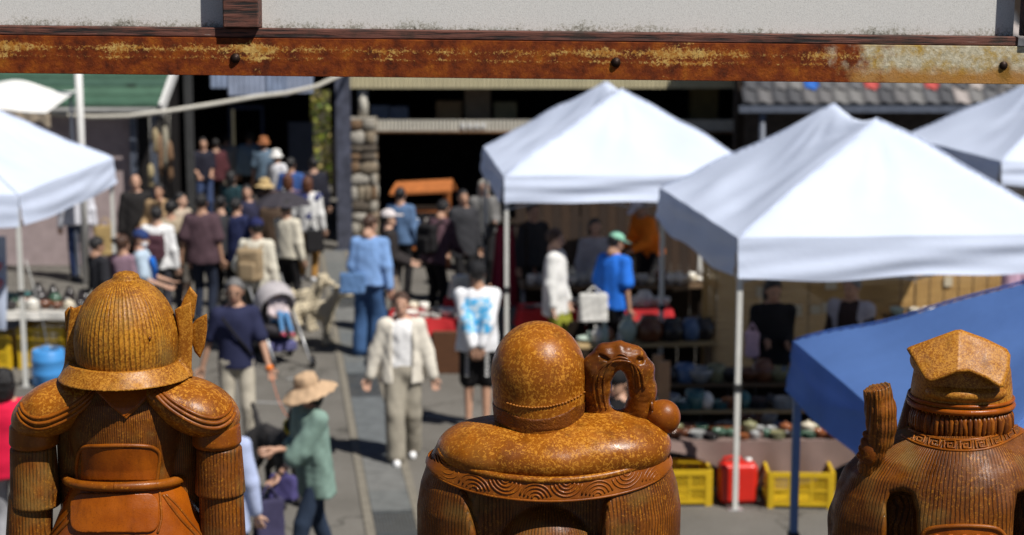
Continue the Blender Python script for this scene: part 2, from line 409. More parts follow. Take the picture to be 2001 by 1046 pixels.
# ------------------------------------------------------------------ street
def asphalt():
    m = bpy.data.materials.new('worn_asphalt'); n, l, b = nodes_of(m); tc = n.new('ShaderNodeTexCoord'); P = tc.outputs['Object']
    def noise(sc, det=5., ro=.65, dist=0.):
        t = n.new('ShaderNodeTexNoise'); t.inputs['Scale'].default_value = sc; t.inputs['Detail'].default_value = det; t.inputs['Roughness'].default_value = ro; t.inputs['Distortion'].default_value = dist; l.new(P, t.inputs['Vector']); return t.outputs['Fac']
    def ramp(f, *st):
        r = n.new('ShaderNodeValToRGB'); e = r.color_ramp.elements
        while len(e) < len(st): e.new(.5)
        for k, (p, c) in zip(e, st): k.position = p; k.color = (*c, 1)
        l.new(f, r.inputs[0]); return r.outputs[0]
    a = ramp(noise(.9), (.3, (.125, .115, .10)), (.7, (.185, .172, .152)))
    g = ramp(noise(55., 3.), (.35, (.72, .72, .72)), (.7, (1.2, 1.2, 1.2)))
    mx = n.new('ShaderNodeMix'); mx.data_type = 'RGBA'; mx.blend_type = 'MULTIPLY'; mx.inputs[0].default_value = 1; l.new(a, mx.inputs[6]); l.new(g, mx.inputs[7])
    st = ramp(noise(3.2, 6., .7, .5), (.62, (0, 0, 0)), (.72, (.55, .55, .55)))
    m2 = n.new('ShaderNodeMix'); m2.data_type = 'RGBA'; l.new(st, m2.inputs[0]); l.new(mx.outputs[2], m2.inputs[6]); m2.inputs[7].default_value = (.085, .08, .072, 1)
    vo = n.new('ShaderNodeTexVoronoi'); vo.feature = 'DISTANCE_TO_EDGE'; vo.inputs['Scale'].default_value = .42
    wp = n.new('ShaderNodeVectorMath'); wp.operation = 'ADD'; wn = n.new('ShaderNodeTexNoise'); wn.inputs['Scale'].default_value = 2.5; wn.inputs['Detail'].default_value = 4; l.new(P, wn.inputs['Vector'])
    ws = n.new('ShaderNodeVectorMath'); ws.operation = 'SCALE'; ws.inputs['Scale'].default_value = .9; l.new(wn.outputs['Color'], ws.inputs[0]); l.new(P, wp.inputs[0]); l.new(ws.outputs[0], wp.inputs[1]); l.new(wp.outputs[0], vo.inputs['Vector'])
    ck = ramp(vo.outputs['Distance'], (.004, (.7, .7, .7)), (.011, (0, 0, 0)))
    m3 = n.new('ShaderNodeMix'); m3.data_type = 'RGBA'; l.new(ck, m3.inputs[0]); l.new(m2.outputs[2], m3.inputs[6]); m3.inputs[7].default_value = (.05, .046, .04, 1)
    sp = ramp(noise(5.5, 4., .7, 1.), (.68, (0, 0, 0)), (.73, (.5, .5, .5)))
    m4 = n.new('ShaderNodeMix'); m4.data_type = 'RGBA'; l.new(sp, m4.inputs[0]); l.new(m3.outputs[2], m4.inputs[6]); m4.inputs[7].default_value = (.27, .26, .24, 1); m2 = m4
    l.new(m2.outputs[2], b.inputs['Base Color']); b.inputs['Roughness'].default_value = .92; b.inputs['Specular IOR Level'].default_value = .15
    bp = n.new('ShaderNodeBump'); bp.inputs['Strength'].default_value = .5; bp.inputs['Distance'].default_value = .006; l.new(noise(60.), bp.inputs['Height']); l.new(bp.outputs[0], b.inputs['Normal'])
    return m
M_ASPH = asphalt()
tag(MB().add([(-300,-300,0),(300,-300,0),(300,300,0),(-300,300,0)], [(0,1,2,3)]).build('street', M_ASPH), kind='structure')
# drain covers and their concrete edging, running up the street
M_SLAB = [mat('drain_slab_%d' % i, c, .9, .22, 7., .4, 60.) for i, c in enumerate(((.13, .135, .13), (.15, .15, .142), (.115, .125, .128)))]
M_EDGE = mat('drain_edge_concrete', (.185, .165, .13), .92, .25, 8., .4, 50.)
M_GRATE = mat('drain_grate_steel', (.15, .165, .17), .45, .2, 12., metal=.6)
drain = tag(bpy.data.objects.new('drain', None), kind='structure'); put(drain)
A, B = Vector((-1.119, 13.371)), Vector((-2.965, 26.78)); ax = (B-A).normalized(); nr = Vector((ax.y, -ax.x)); start = A - ax*8.4
drain.location = (start.x, start.y, 0); drain.rotation_euler = (0, 0, math.atan2(ax.y, ax.x) - math.pi/2)
slab = MB().box((0, .004, 0), (.345, .596, .012)).mesh('drain_cover'); slab.materials.append(M_SLAB[0])
gm = MB()
for k in range(12): gm.box((.01+k*.028, .01, 0), (.024+k*.028, .59, .012))
gm.box((.005, .004, 0), (.34, .02, .0125)).box((.005, .58, 0), (.34, .596, .0125)); grate = gm.mesh('drain_grate'); grate.materials.append(M_GRATE)
edge = MB().box((0, .003, 0), (.075, .997, .014)).mesh('drain_edging'); edge.materials.append(M_EDGE)
for i in range(40):
    random.seed(i)
    if i % 9 in (4, 5): inst('drain_grate', grate, drain, (0, i*.6, .002))
    else: inst('drain_cover', slab, drain, (0, i*.6, .002 + random.uniform(0, .004)), m=random.choice(M_SLAB))
for i in range(24):
    inst('drain_edging', edge, drain, (-.08, i*1.0, .001)); inst('drain_edging', edge, drain, (.35, i*1.0, .001))
# worn white paint line across the street
M_LINE = mat('worn_road_paint', (.30, .295, .28), .9, .35, 14.)
for (u0, v0, u1, v1) in ((500, 786, 560, 789), (686, 792, 742, 799), (835, 811, 912, 824), (560, 742, 604, 735)):
    a, b = atZ(u0, v0, 0), atZ(u1, v1, 0); d = (b-a).normalized(); q = Vector((-d.y, d.x, 0))*.03; up = Vector((0, 0, .004))
    tag(MB().add([a-q+up, b-q+up, b+q+up, a+q+up], [(0,1,2,3)]).build('road_marking', M_LINE), kind='structure')

# ------------------------------------------------------------------ buildings round the yard
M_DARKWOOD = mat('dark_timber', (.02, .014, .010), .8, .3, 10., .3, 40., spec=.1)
M_DARKWALL = mat('near_black_wall', (.016, .014, .013), .9, .3, 6., spec=.08)  # even near-black colour shared by the dark walls
M_CREAM = mat('cream_sheet', (.52, .46, .29), .55, .12, 6., stretch=(1, 1, .3))
M_GREY = mat('blue_grey_paint', (.10, .115, .15), .5, .25, 8.)
M_WHITE = mat('white_paint', (.72, .71, .68), .5, .08, 6.)
M_PIPE = mat('cream_pipe', (.50, .47, .40), .45, .1, 6.)
# --- middle shop: open front, stone pier, sheet-metal fascia
YF = 30.0
shop = thing('shop_building', 'dark open-fronted shop with cream corrugated fascia behind the middle tent', 'building', (0, YF, 0))
X0, X1 = -2.5, 4.25
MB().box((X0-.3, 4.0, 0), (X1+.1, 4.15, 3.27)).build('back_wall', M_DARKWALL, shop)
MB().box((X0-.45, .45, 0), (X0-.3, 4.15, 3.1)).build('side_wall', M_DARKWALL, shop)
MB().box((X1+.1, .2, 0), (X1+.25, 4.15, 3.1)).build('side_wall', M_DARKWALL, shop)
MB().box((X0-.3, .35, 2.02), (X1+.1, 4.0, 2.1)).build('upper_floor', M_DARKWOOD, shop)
MB().add([(X0-.4, -.19, 3.1), (X1+.5, -.19, 3.1), (X1+.5, 4.4, 3.3), (X0-.4, 4.4, 3.3), (X0-.4, -.19, 3.16), (X1+.5, -.19, 3.16), (X1+.5, 4.4, 3.36), (X0-.4, 4.4, 3.36)], [(0,3,2,1),(4,5,6,7),(0,1,5,4),(1,2,6,5),(2,3,7,6),(3,0,4,7)]).build('roof', mat('roof_sheet', (.12, .11, .1), .7, .2, 4.), shop)
def corr(x0, x1, z0, z1, y, pitch, amp):
    n = int((x1-x0)/pitch*4)
    return MB().grid(lambda a, b: (x0+(x1-x0)*a, y - amp*math.sin(a*n/4*2*math.pi), z0+(z1-z0)*b), n, 1, False)
corr(X0-.35, X1+.1, 2.76, 3.1, -.2, .076, .013).build('corrugated_fascia', M_CREAM, shop)
corr(X0+.05, X1-.15, 2.0, 2.2, -.12, .066, .011).build('corrugated_awning', M_PIPE, shop)
MB().box((X0+.05, -.1, 1.99), (X1-.15, .34, 2.005)).build('awning_board', M_DARKWOOD, shop)
MB().tube([(X0-.1, -.2, 1.99), (X1-.1, -.2, 1.985)], .022, 8).build('awning_gutter', mat('rusty_gutter', (.2, .1, .04), .7, .4, 10.), shop)
for x in (-.9, -.78, -.66, -.54): MB().box((x, -.15, 2.06), (x+.07, -.135, 2.15)).build('awning_patch', M_WHITE, shop)
MB().tube([(X0-.13, -.05, 2.2), (X0-.13, -.05, 2.72)], .085, 14).build('cream_column', M_PIPE, shop)
# things stored on the upper floor
for i, (u0, v0, u1, v1, c) in enumerate(((724, 207, 760, 236, (.2, .22, .27)), (762, 209, 797, 236, (.18, .2, .25)), (852, 198, 902, 236, (.25, .14, .05)), (908, 172, 958, 198, (.22, .15, .08)), (965, 200, 1010, 236, (.2, .16, .07)), (1350, 168, 1405, 228, (.16, .11, .03)))):
    a, b = atY(u0, v1, YF+.6), atY(u1, v0, YF+.6)
    tag(MB().box((a.x, YF+.6, 2.1005), (b.x, YF+1.0, max(b.z, 2.25))).build('storage_box', mat('box_%d' % i, c, .7, .15, 6.), bevel=.01), ['pale blue-grey box at the left on the shop upper floor', 'pale blue-grey box beside the other blue-grey one on the upper floor', 'brown carton on the shop upper floor above the awning', 'brown carton high on the upper floor under the fascia', 'olive carton on the upper floor left of the tent peak', 'tall yellowish box on the upper floor right of the tent peak'][i], 'box')
# stone pier: each stone a piece of its own
pier = thing('stone_pier', 'pier of rough tan stones beside the dark shop opening', 'pier', (-2.64, YF-.05, 0))
MB().box((-.2, -.16, 0), (.2, .3, 2.2)).build('mortar', mat('pier_mortar', (.30, .26, .2), .95, .25, 14., .5, 60.), pier)
ST = [mat('pier_stone_%d' % i, c, .85, .3, 12., .6, 40.) for i, c in enumerate(((.30, .25, .18), (.38, .35, .30), (.18, .11, .06), (.24, .19, .13), (.33, .30, .25), (.10, .08, .06)))]
def stone_mesh(seed):
    import bmesh
    bm = bmesh.new(); bmesh.ops.create_icosphere(bm, subdivisions=2, radius=1); rs = np.random.RandomState(seed); K = rs.normal(size=(4, 3))*1.6
    for v in bm.verts:
        c = v.co; s = max(abs(c.x)**4 + abs(c.z)**4, .2)**.25; d = .09*sum(math.sin(K[i] @ np.array(c) + i) for i in range(4))
        v.co = Vector((c.x/s, c.y, c.z/s))*(1+d)
    me = bpy.data.meshes.new('stone'); bm.to_mesh(me); bm.free(); me.materials.append(ST[0]); me.polygons.foreach_set('use_smooth', [True]*len(me.polygons)); return me
SM = [stone_mesh(i) for i in range(5)]
random.seed(3); z = .02
while z < 2.12:
    hgt = random.uniform(.09, .27)
    for face in (0, 1):
        x = -.23
        while x < .2:
            wd = random.uniform(.11, .36); wd = min(wd, .24-x)
            if .24-(x+wd) < .08: wd = .24-x
            if face == 0: inst('stone', random.choice(SM), pier, (x+wd/2, -.16, z+hgt/2), (0, random.uniform(-.1, .1), 0), (wd/2*.93, .06, hgt/2*.92), random.choice(ST))
            else: inst('stone', random.choice(SM), pier, (.2, x+wd/2+.07, z+hgt/2), (0, random.uniform(-.1, .1), R(90)), (wd/2*.93, .05, hgt/2*.92), random.choice(ST))
            x += wd
    z += hgt
MB().box((-.24, -.2, 2.2), (.24, .32, 2.24)).build('cap_stone', ST[4], pier, bevel=.01)
# steel column in front of the passage
pst = thing('steel_column', 'dark blue-grey steel column left of the stone pier', 'column', (-2.97, 29.0, 0))
a = atY(657, 300, 29); b = atY(684, 300, 29); wd = b.x-a.x
pst.location.x = (a.x+b.x)/2
MB().box((-wd/2, 0, 0), (wd/2, .014, 3.4)).box((-wd/2, .2, 0), (wd/2, .214, 3.4)).box((-.008, .0145, 0), (.008, .1995, 3.4)).build('shaft', mat('column_paint', (.075, .08, .11), .5, .55, 5.), pst)
MB().box((-wd/2-.05, -.04, 0), (wd/2+.05, .26, .02)).build('foot_plate', M_GREY, pst)
# --- covered passage on the left
ps = thing('covered_passage', 'dark covered passage with pale fascia and a lit doorway at its end', 'building', (0, 0, 0))
MB().box((-7.1, 31.1, 0), (-6.95, 37, 3.14)).build('side_wall', M_DARKWALL, ps)
yb = 36.6; dl, dr = atY(446, 215, yb).x, atY(515, 215, yb).x; dz = atY(480, 214, yb).z
gl, gr = atY(606, 250, yb).x, atY(646, 250, yb).x
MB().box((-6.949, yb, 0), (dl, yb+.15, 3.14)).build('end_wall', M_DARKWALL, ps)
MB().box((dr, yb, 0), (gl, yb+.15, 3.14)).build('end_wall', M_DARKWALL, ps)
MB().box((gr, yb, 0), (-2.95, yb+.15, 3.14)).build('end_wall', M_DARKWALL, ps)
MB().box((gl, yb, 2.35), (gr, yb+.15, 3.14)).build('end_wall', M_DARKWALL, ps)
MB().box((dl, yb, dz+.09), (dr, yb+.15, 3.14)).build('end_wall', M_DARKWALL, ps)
df = mat('door_frame_blue_lit', (.17, .21, .34), .5, .15, 6.)  # bluish doorway light put into the frame colour
MB().box((dl, yb-.05, dz), (dr, yb+.1, dz+.085)).box((dl, yb-.04, 0), (dl+.06, yb+.1, dz-.001)).box((dr-.06, yb-.04, 0), (dr, yb+.1, dz-.001)).build('door_frame', df, ps)
MB().box((dl+.0605, yb+.4, 0), (dr-.0605, yb+.45, dz)).build('door_leaf', M_DARKWALL, ps)
MB().box((-7.1, 32.3, 3.15), (-2.96, 37, 3.25)).build('roof', M_DARKWALL, ps)
for i, (u0, u1, v1) in enumerate(((411, 446, 172), (446, 520, 187), (521, 560, 187), (561, 612, 182))):
    a, b = atY(u0, v1, 29.1), atY(u1, 120, 29.1)
    corr(a.x+.004, b.x-.004, a.z, 3.25, 29.1, .09, .012).build('fascia_sheet', mat('blue_sheet_%d' % (i % 2), ((.24, .29, .40), (.29, .33, .43))[i % 2], .5, .2, 4.), ps)
MB().box((-5.62, 29.05, 0), (-5.5, 29.19, 3.3)).build('corner_post', mat('grey_post', (.05, .05, .05), .6, .2, 6.), ps)
nb = thing('notice_board', 'plain whitish upright board toned blue-grey as shade at the end of the passage', 'board', tuple(Vector((atY(588, 268, 34).x, 34, 0))))
MB().box((-.25, 0, .75), (.25, .03, 1.85)).build('panel', mat('board_shaded_white', (.14, .16, .21), .6, .1, 5.), nb);  # blue-grey is shade put into the colour of a whitish board
for x in (-.22, .22): MB().box((x-.02, .0305, 0), (x+.02, .06, 1.8)).build('leg', M_GREY, nb)
# sunlit shrub beyond the passage
def shrub(name, label, x, y, w, h, n, cols, seed, group=None):
    t = thing(name, label, 'shrub', (x, y, 0), 0, group); rs = random.Random(seed)
    for i in range(5):
        a = rs.uniform(0, 6.28); MB().tube([(0, 0, 0), (.1*math.cos(a)*w, .1*math.sin(a)*w, h*.4), (w*.35*math.cos(a), w*.35*math.sin(a), h*.8)], [.03, .02, .008], 6).build('stem', mat('shrub_bark', (.12, .08, .05), .9, .3, 20.), t)
    for ci, c in enumerate(cols):
        mb = MB()
        for i in range(n):
            u_ = rs.uniform(0, 6.28); rr = rs.uniform(.2, 1)**.6; zz = rs.uniform(.02, 1)
            p = Vector((w/2*rr*math.cos(u_)*(1.1-.5*zz), w/2*rr*math.sin(u_)*(1.1-.5*zz), h*zz)); s_ = rs.uniform(.05, .12)
            M_ = Matrix.Translation(p) @ Matrix.Rotation(rs.uniform(0, 6.28), 4, 'Z') @ Matrix.Rotation(rs.uniform(-1, 1), 4, 'X')
            mb.add([M_ @ Vector(q) for q in ((-s_*.5, 0, 0), (0, -s_*1.1, .01), (s_*.5, 0, 0), (0, s_*1.1, .015))], [(0,1,2,3)])
        o = mb.build('foliage', mat('leaf_%s_%d' % (name, ci), c, .6, .3, 30., trans=.25), t); o['kind'] = 'stuff'
shrub('garden_shrub', 'sunlit yellow-green shrub seen through the passage gap', -4.3, 39.6, 2.4, 2.9, 900, ((.12, .22, .02), (.34, .36, .05), (.5, .4, .14)), 4)
tag(MB().box((-9, 42, 0), (-1, 42.3, 3.5)).build('garden_wall', mat('garden_wall', (.09, .08, .05), .9, .2, 3.)), 'tan garden wall behind the sunlit shrub', 'wall')
# --- left house with a green sheet roof
hs = thing('green_roofed_house', 'low house with green metal roof and white bargeboard at the left', 'house', (0, 0, 0))
e0, e1 = atY(-150, 206, 27), atY(313, 206, 27); zr = e1.z; sl = .46; Dp = 4.0
xr = e1.x; xl = e0.x - 1
def roofp(x, t, dz=0): return (x, 27 + Dp*t, zr + Dp*sl*t + dz)
random.seed(5); nrow = 14
M_GR = [mat('green_roof_%d' % i, c, .5, .18, 5.) for i, c in enumerate(((.055, .115, .075), (.065, .13, .085), (.05, .10, .07)))]
for i in range(nrow):
    t0, t1 = i/nrow, (i+1)/nrow
    MB().add([roofp(xl, t0, .03), roofp(xr, t0, .03), roofp(xr, t1, .0), roofp(xl, t1, .0), roofp(xl, t0, -.02), roofp(xr, t0, -.02), roofp(xr, t1, -.05), roofp(xl, t1, -.05)], [(0,1,2,3),(4,7,6,5),(0,4,5,1),(1,5,6,2),(2,6,7,3),(3,7,4,0)]).build('roof_sheet', M_GR[i % 3], hs)
MB().bar(roofp(xr+.05, -.05, .03), roofp(xr+.05, 1.02, .03), .05, .2).build('bargeboard', M_WHITE, hs)
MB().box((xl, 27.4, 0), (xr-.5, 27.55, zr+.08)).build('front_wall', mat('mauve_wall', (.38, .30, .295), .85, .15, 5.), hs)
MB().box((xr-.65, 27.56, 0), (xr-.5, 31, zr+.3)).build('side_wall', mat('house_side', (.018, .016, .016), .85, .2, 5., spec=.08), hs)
for u in (262, 300): 
    x = atY(u, 300, 27.3).x; MB().box((x-.05, 27.25, 0), (x+.05, 27.36, zr-.02)).build('porch_post', M_GREY, hs)
x = atY(207, 285, 27.38).x; MB().box((x-.05, 27.37, 1.55), (x+.1, 27.395, 1.8)).build('wall_plate', mat('brass', (.2, .13, .05), .5, .2, 8.), hs)
MB().tube([roofp(xl, -.01, -.06), roofp(xr, -.01, -.06)], .045, 8).build('eaves_gutter', mat('gutter_grey', (.2, .2, .19), .5, .2, 4.), hs)
tag(MB().tube([(atY(155, 190, 25.5).x, 25.5, 0), (atY(155, 190, 25.5).x, 25.5, 4.2)], .055, 12).build('white_pole', M_WHITE), 'white vertical pipe pole in front of the green roof', 'pole')
pp = [atY(*q) for q in ((78, 219, 26), (120, 225, 26), (180, 229, 26), (250, 227, 26), (330, 217, 26.2), (420, 203, 26.6), (500, 189, 27), (560, 182, 27.3), (618, 169, 27.8), (680, 140, 28.6), (700, 100, 29))]
tag(MB().tube(pp, .034, 10).build('sagging_pipe', M_PIPE), 'cream plastic pipe sagging across in front of the dark passage', 'pipe')
hang = thing('awning', 'small white cloth awning with ragged brown edge behind the left tent', 'awning', tuple(atY(30, 200, 25)))
MB().grid(lambda a, b: (-1.2+1.9*a, -.9+1.8*b, .28 - .25*(1-b) - .12*a - .05*math.sin(a*9)*(.3+b)), 20, 10).build('cloth', mat('white_cloth', (.78, .77, .74), .8, .06, 4.), hang)
MB().grid(lambda a, b: (-1.2+1.95*a, -.9-.02*math.sin(a*60), .03 - .12*a - .05*math.sin(a*9)*.3 - .16*b*(1+.3*math.sin(a*33))), 40, 3).build('fringe', mat('fringe', (.3, .24, .17), .9, .5, 25.), hang)
for x in (-1.15, .6): MB().bar((x, .85, .1), (x, .85, -hang.location.z), .04).build('pole', M_GREY, hang)
# goods hung on the passage corner
for i, (u, v0, v1, c) in enumerate(((303, 250, 300, (.32, .25, .14)), (312, 262, 345, (.22, .13, .07)), (322, 246, 330, (.3, .27, .2)), (331, 275, 355, (.18, .10, .05)), (294, 320, 368, (.35, .28, .15)))):
    a, b = atY(u, v0, 26.9), atY(u, v1, 26.9); hk = MB(); L = a.z-b.z
    hk.lathe([(.01, 0), (.045, -L*.1), (.06, -L*.4), (.035, -L*.6), (.055, -L*.85), (.01, -L)][::-1], 9)
    o = hk.build('hanging_gourd', mat('hung_%d' % i, c, .7, .35, 25.)); o.location = (a.x, a.y, a.z)
    MB().tube([(0, 0, -.005), (0, .05, zr - a.z - .08)], .005, 5).build('cord', M_PIPE, o)
    tag(o, 'dried gourd hung by the passage, %s from the left of the bunch' % ORD[[1, 2, 3, 4, 0][i]], 'gourd', 'dried gourds hung beside the passage')
# --- right house: tiled roof over a dark wall
th = thing('tile_roofed_house', 'house with grey clay tile roof at the right behind the tents', 'house', (0, 0, 0))
yt = 26.5; pl_ = atY(1468, 203, yt); zt = pl_.z; xl_ = pl_.x; wT, dT, slT = .238, .34, .72
tm = MB(); tm.grid(lambda a, b: ((a-.5)*wT*1.02, b*dT*1.18, .035*math.sin(a*2*math.pi)*.7 + .022*(1-b) + b*dT*1.18*0 ), 8, 2)
tm.grid(lambda a, b: ((a-.5)*wT*1.02, 0, .035*math.sin(a*2*math.pi)*.7 + .022 - .03*(1-b)), 8, 1); tile = tm.mesh('roof_tile')
MT = [mat('tile_%d' % i, c, .55, .25, 14., .3, 40.) for i, c in enumerate(((.10, .10, .105), (.16, .155, .15), (.33, .29, .27), (.06, .06, .065), (.12, .115, .115)))]
tile.materials.append(MT[0]); M_TB = mat('tile_blue', (.03, .12, .42), .4, .2, 10.); M_TR = mat('tile_red', (.42, .07, .06), .45, .25, 10.); M_TO = mat('tile_orange', (.5, .2, .08), .45, .25, 10.)
random.seed(11)
roof = MB().add([(xl_-.15, yt+.04, zt-.03), (xl_+4.9, yt+.04, zt-.03), (xl_+4.9, yt+4, zt+4*slT-.05), (xl_-.15, yt+4, zt+4*slT-.05), (xl_-.15, yt+.04, zt-.09), (xl_+4.9, yt+.04, zt-.09), (xl_+4.9, yt+4, zt+4*slT-.11), (xl_-.15, yt+4, zt+4*slT-.11)], [(0,1,2,3),(4,7,6,5),(0,4,5,1),(1,5,6,2),(2,6,7,3),(3,7,4,0)]).build('roof_deck', M_DARKWOOD, th)
an = math.atan(slT)
for j in range(7):
    for i in range(20):
        m_ = random.choice(MT)
        if (j, i) == (1, 4): m_ = M_TB
        if (j, i) in ((1, 8), (1, 12)): m_ = M_TR
        if (j, i) == (2, 8): m_ = M_TO
        inst('roof_tile', tile, roof, (xl_ + i*wT + (.05 if j % 2 else 0), yt + j*dT*math.cos(an), zt + j*dT*math.sin(an)), (an, 0, 0), m=m_)
MB().box((xl_-.2, yt-.12, zt-.13), (xl_+4.9, yt-.005, zt-.03)).build('eaves_gutter', M_GREY, th)
MB().box((xl_-.1, yt+1.2, 0), (xl_+4.9, yt+1.35, zt+.38)).build('front_wall', mat('dark_brick_wall', (.045, .035, .03), .9, .4, 12.), th)
MB().tube([(atY(1490, 230, yt).x, yt, 0), (atY(1490, 230, yt).x, yt, zt-.131)], .05, 10).build('downpipe', M_GREY, th)
for u in (1447, 1700): x = atY(u, 240, yt+.4).x; MB().box((x-.06, yt+.4, 0), (x+.06, yt+.52, zt-.02)).build('porch_post', M_DARKWOOD, th)
# dark buildings closing the yard behind
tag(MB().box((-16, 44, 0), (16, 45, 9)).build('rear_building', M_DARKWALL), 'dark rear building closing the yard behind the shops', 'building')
# ------------------------------------------------------------------ market tents
M_TENT = mat('white_canopy', (.65, .72, .88), .75, .045, 1.3, .18, 22., spec=.25, trans=.10)  # bluish skylight tint put into the white cloth colour
M_BLUE = mat('blue_canopy', (.14, .27, .64), .7, .09, 1.6, .18, 22., spec=.2, trans=.42)
M_LEG = mat('tent_leg_white', (.66, .65, .60), .45, .08, 6.)
M_LEGB = mat('tent_leg_blue', (.16, .24, .38), .45, .1, 6.)
M_TRUSS = mat('tent_truss', (.42, .42, .42), .4, .1, 6., metal=.4)
def tent(label, fl, W, D, yaw, ez, rise, ridge, val=.33, m=M_TENT, ml=M_LEG, seed=0, ex=0):
    t = thing('market_tent', label, 'tent', (fl[0], fl[1], 0), yaw, 'market tents'); rs = np.random.RandomState(seed)
    K = rs.normal(size=(8, 2))*np.array([3.4, 3.4]); ph = rs.uniform(0, 6.28, 8); e = (D-ridge)/2
    def top(a, b):
        x, y = a*W, b*D
        tx = min(x, W-x)/(W/2); ty = min(y, D-y)/e
        tt = min(tx, ty); k = abs(tx-ty)
        z = rise*(tt - .10*math.sin(math.pi*min(1, tt))*min(1, k*2.2))          # panels sag between the hips
        if ridge > .5 and ty >= tx*.8: z -= .085*math.sin(math.pi*min(1, max(0, (y-e)/ridge)))*max(0, tx-.35)/.65 if e < y < D-e else 0
        w_ = sum(math.sin(K[i] @ (x, y) + ph[i]) for i in range(8))*.009
        # creases fanning out of the peaks
        for py in (e, D-e):
            an = math.atan2(y-py, x-W/2); rr = math.hypot(x-W/2, y-py)
            w_ += .016*math.sin(an*11 + py*3 + 2*math.sin(an*3))*max(0, 1-rr/1.3)*min(1, rr*3)
        mid = .03*math.cos(2*math.pi*a)*(ty < .05) + .03*math.cos(2*math.pi*b)*(tx < .05)
        return Vector((x, y, ez + z + w_*min(1, tt*4+.15) - mid*0 - .025*math.sin(math.pi*min(1, tt*2))*0))
    MB().grid(top, 56, 64).build('canopy', m, t)
    for cx_, cy_, py in ((0, 0, e), (1, 0, e), (0, 1, D-e), (1, 1, D-e)):
        P = []
        for q in np.linspace(.01, 1, 24): v_ = top(cx_ + (.5-cx_)*q, (cy_*D + (py-cy_*D)*q)/D); P.append(v_ + Vector((0, 0, .002)))
        MB().tube(P, .007, 6).build('hip_seam', m, t)
    vb = MB(); NS = 64
    def side(c0, c1, sd):
        c0, c1 = Vector(c0), Vector(c1); d = c1-c0; nn = Vector((d.y, -d.x, 0)).normalized(); r2 = np.random.RandomState(seed*7+sd); q = r2.uniform(0, 6.28, 8)
        def fn(a, b):
            p = c0 + d*a; h = val*(1 + .06*math.sin(a*5+q[0]))*b
            crease = .013*math.sin(b*8 + 2.2*math.sin(a*2.3+q[1]) + a*3.3 + q[2])*abs(math.sin(math.pi*a))**.5 + .006*math.sin(a*5.3+b*2+q[3]) + .005*math.sin(b*14 + 5*a + 3*math.sin(a*4.1+q[4]))
            off = (.012 + crease)*min(1, b*4) + .03*b*b
            sagv = -.05*math.sin(math.pi*a*2)**2*(.6+.4*math.sin(q[5]))
            tz = top(a if sd == 0 else (1 if sd == 1 else (1-a if sd == 2 else 0)), 0 if sd == 0 else (a if sd == 1 else (1 if sd == 2 else 1-a))).z
            return p + nn*off + Vector((0, 0, tz - h + sagv*b))
        vb.grid(fn, NS, 10)
    cs = [(0, 0, 0), (W, 0, 0), (W, D, 0), (0, D, 0)]
    for i in range(4): side(cs[i], cs[(i+1) % 4], i)
    vb.build('valance', m, t)
    for (x, y) in ((.03, .03), (W-.03, .03), (W-.03, D-.03), (.03, D-.03)):
        lg = MB().box((x-.022, y-.022, .008), (x+.022, y+.022, ez-.03)).build('leg', ml, t)
        MB().box((x-.06, y-.06, 0), (x+.06, y+.06, .0075)).build('foot_plate', M_TRUSS, lg)
        MB().box((x-.032, y-.032, 1.05), (x+.032, y+.032, 1.11)).build('leg_clamp', mat('black_clip', (.02, .02, .02), .5), lg)
    tr = MB()
    for (a, b) in (((.03, .03), (W-.03, .03)), ((W-.03, .03), (W-.03, D-.03)), ((.03, D-.03), (W-.03, D-.03)), ((.03, .03), (.03, D-.03))):
        a, b = Vector((*a, 0)), Vector((*b, 0)); md = (a+b)/2
        for p, q in ((a, md), (md, b)):
            tr.bar(p + Vector((0, 0, ez-.06)), q + Vector((0, 0, ez-.38)), .018); tr.bar(p + Vector((0, 0, ez-.38)), q + Vector((0, 0, ez-.06)), .018)
    MB().bar((W/2, D/2, ez-.4), (W/2, D/2, ez+rise-.08), .035).build('centre_pole', M_TRUSS, t)
    tr.build('truss', M_TRUSS, t)
    return t
EZ = 2.374
tent('white canopy tent over the right-hand pottery stall with the brown cloth', (1.90, 14.05), 3.05, 3.8, R(5), EZ, .93, 1.4, seed=1)
p = atZ(985, 345, EZ); tent('white canopy tent in the middle over the red cloth tables', (p.x, p.y), 3.0, 3.8, R(4.5), EZ, .93, 1.4, .30, seed=2)
p = atZ(1957, 316, EZ); tent('white canopy tent at the far right, partly hidden by another tent', (p.x, p.y), 3.0, 3.8, R(5), EZ, .95, 1.2, .28, seed=3)
p = atZ(57, 755, 0); tent('white canopy tent at the left edge over the dark pottery table', (p.x-3.0, p.y), 3.0, 4.2, R(-1), 2.2, .95, 1.2, .36, seed=4)
tent('bright blue canopy tent in front of the right-hand stall', (1.95, 7.05), 3.0, 3.05, R(4.5), 2.31, .72, .3, .3, M_BLUE, M_LEGB, seed=5)
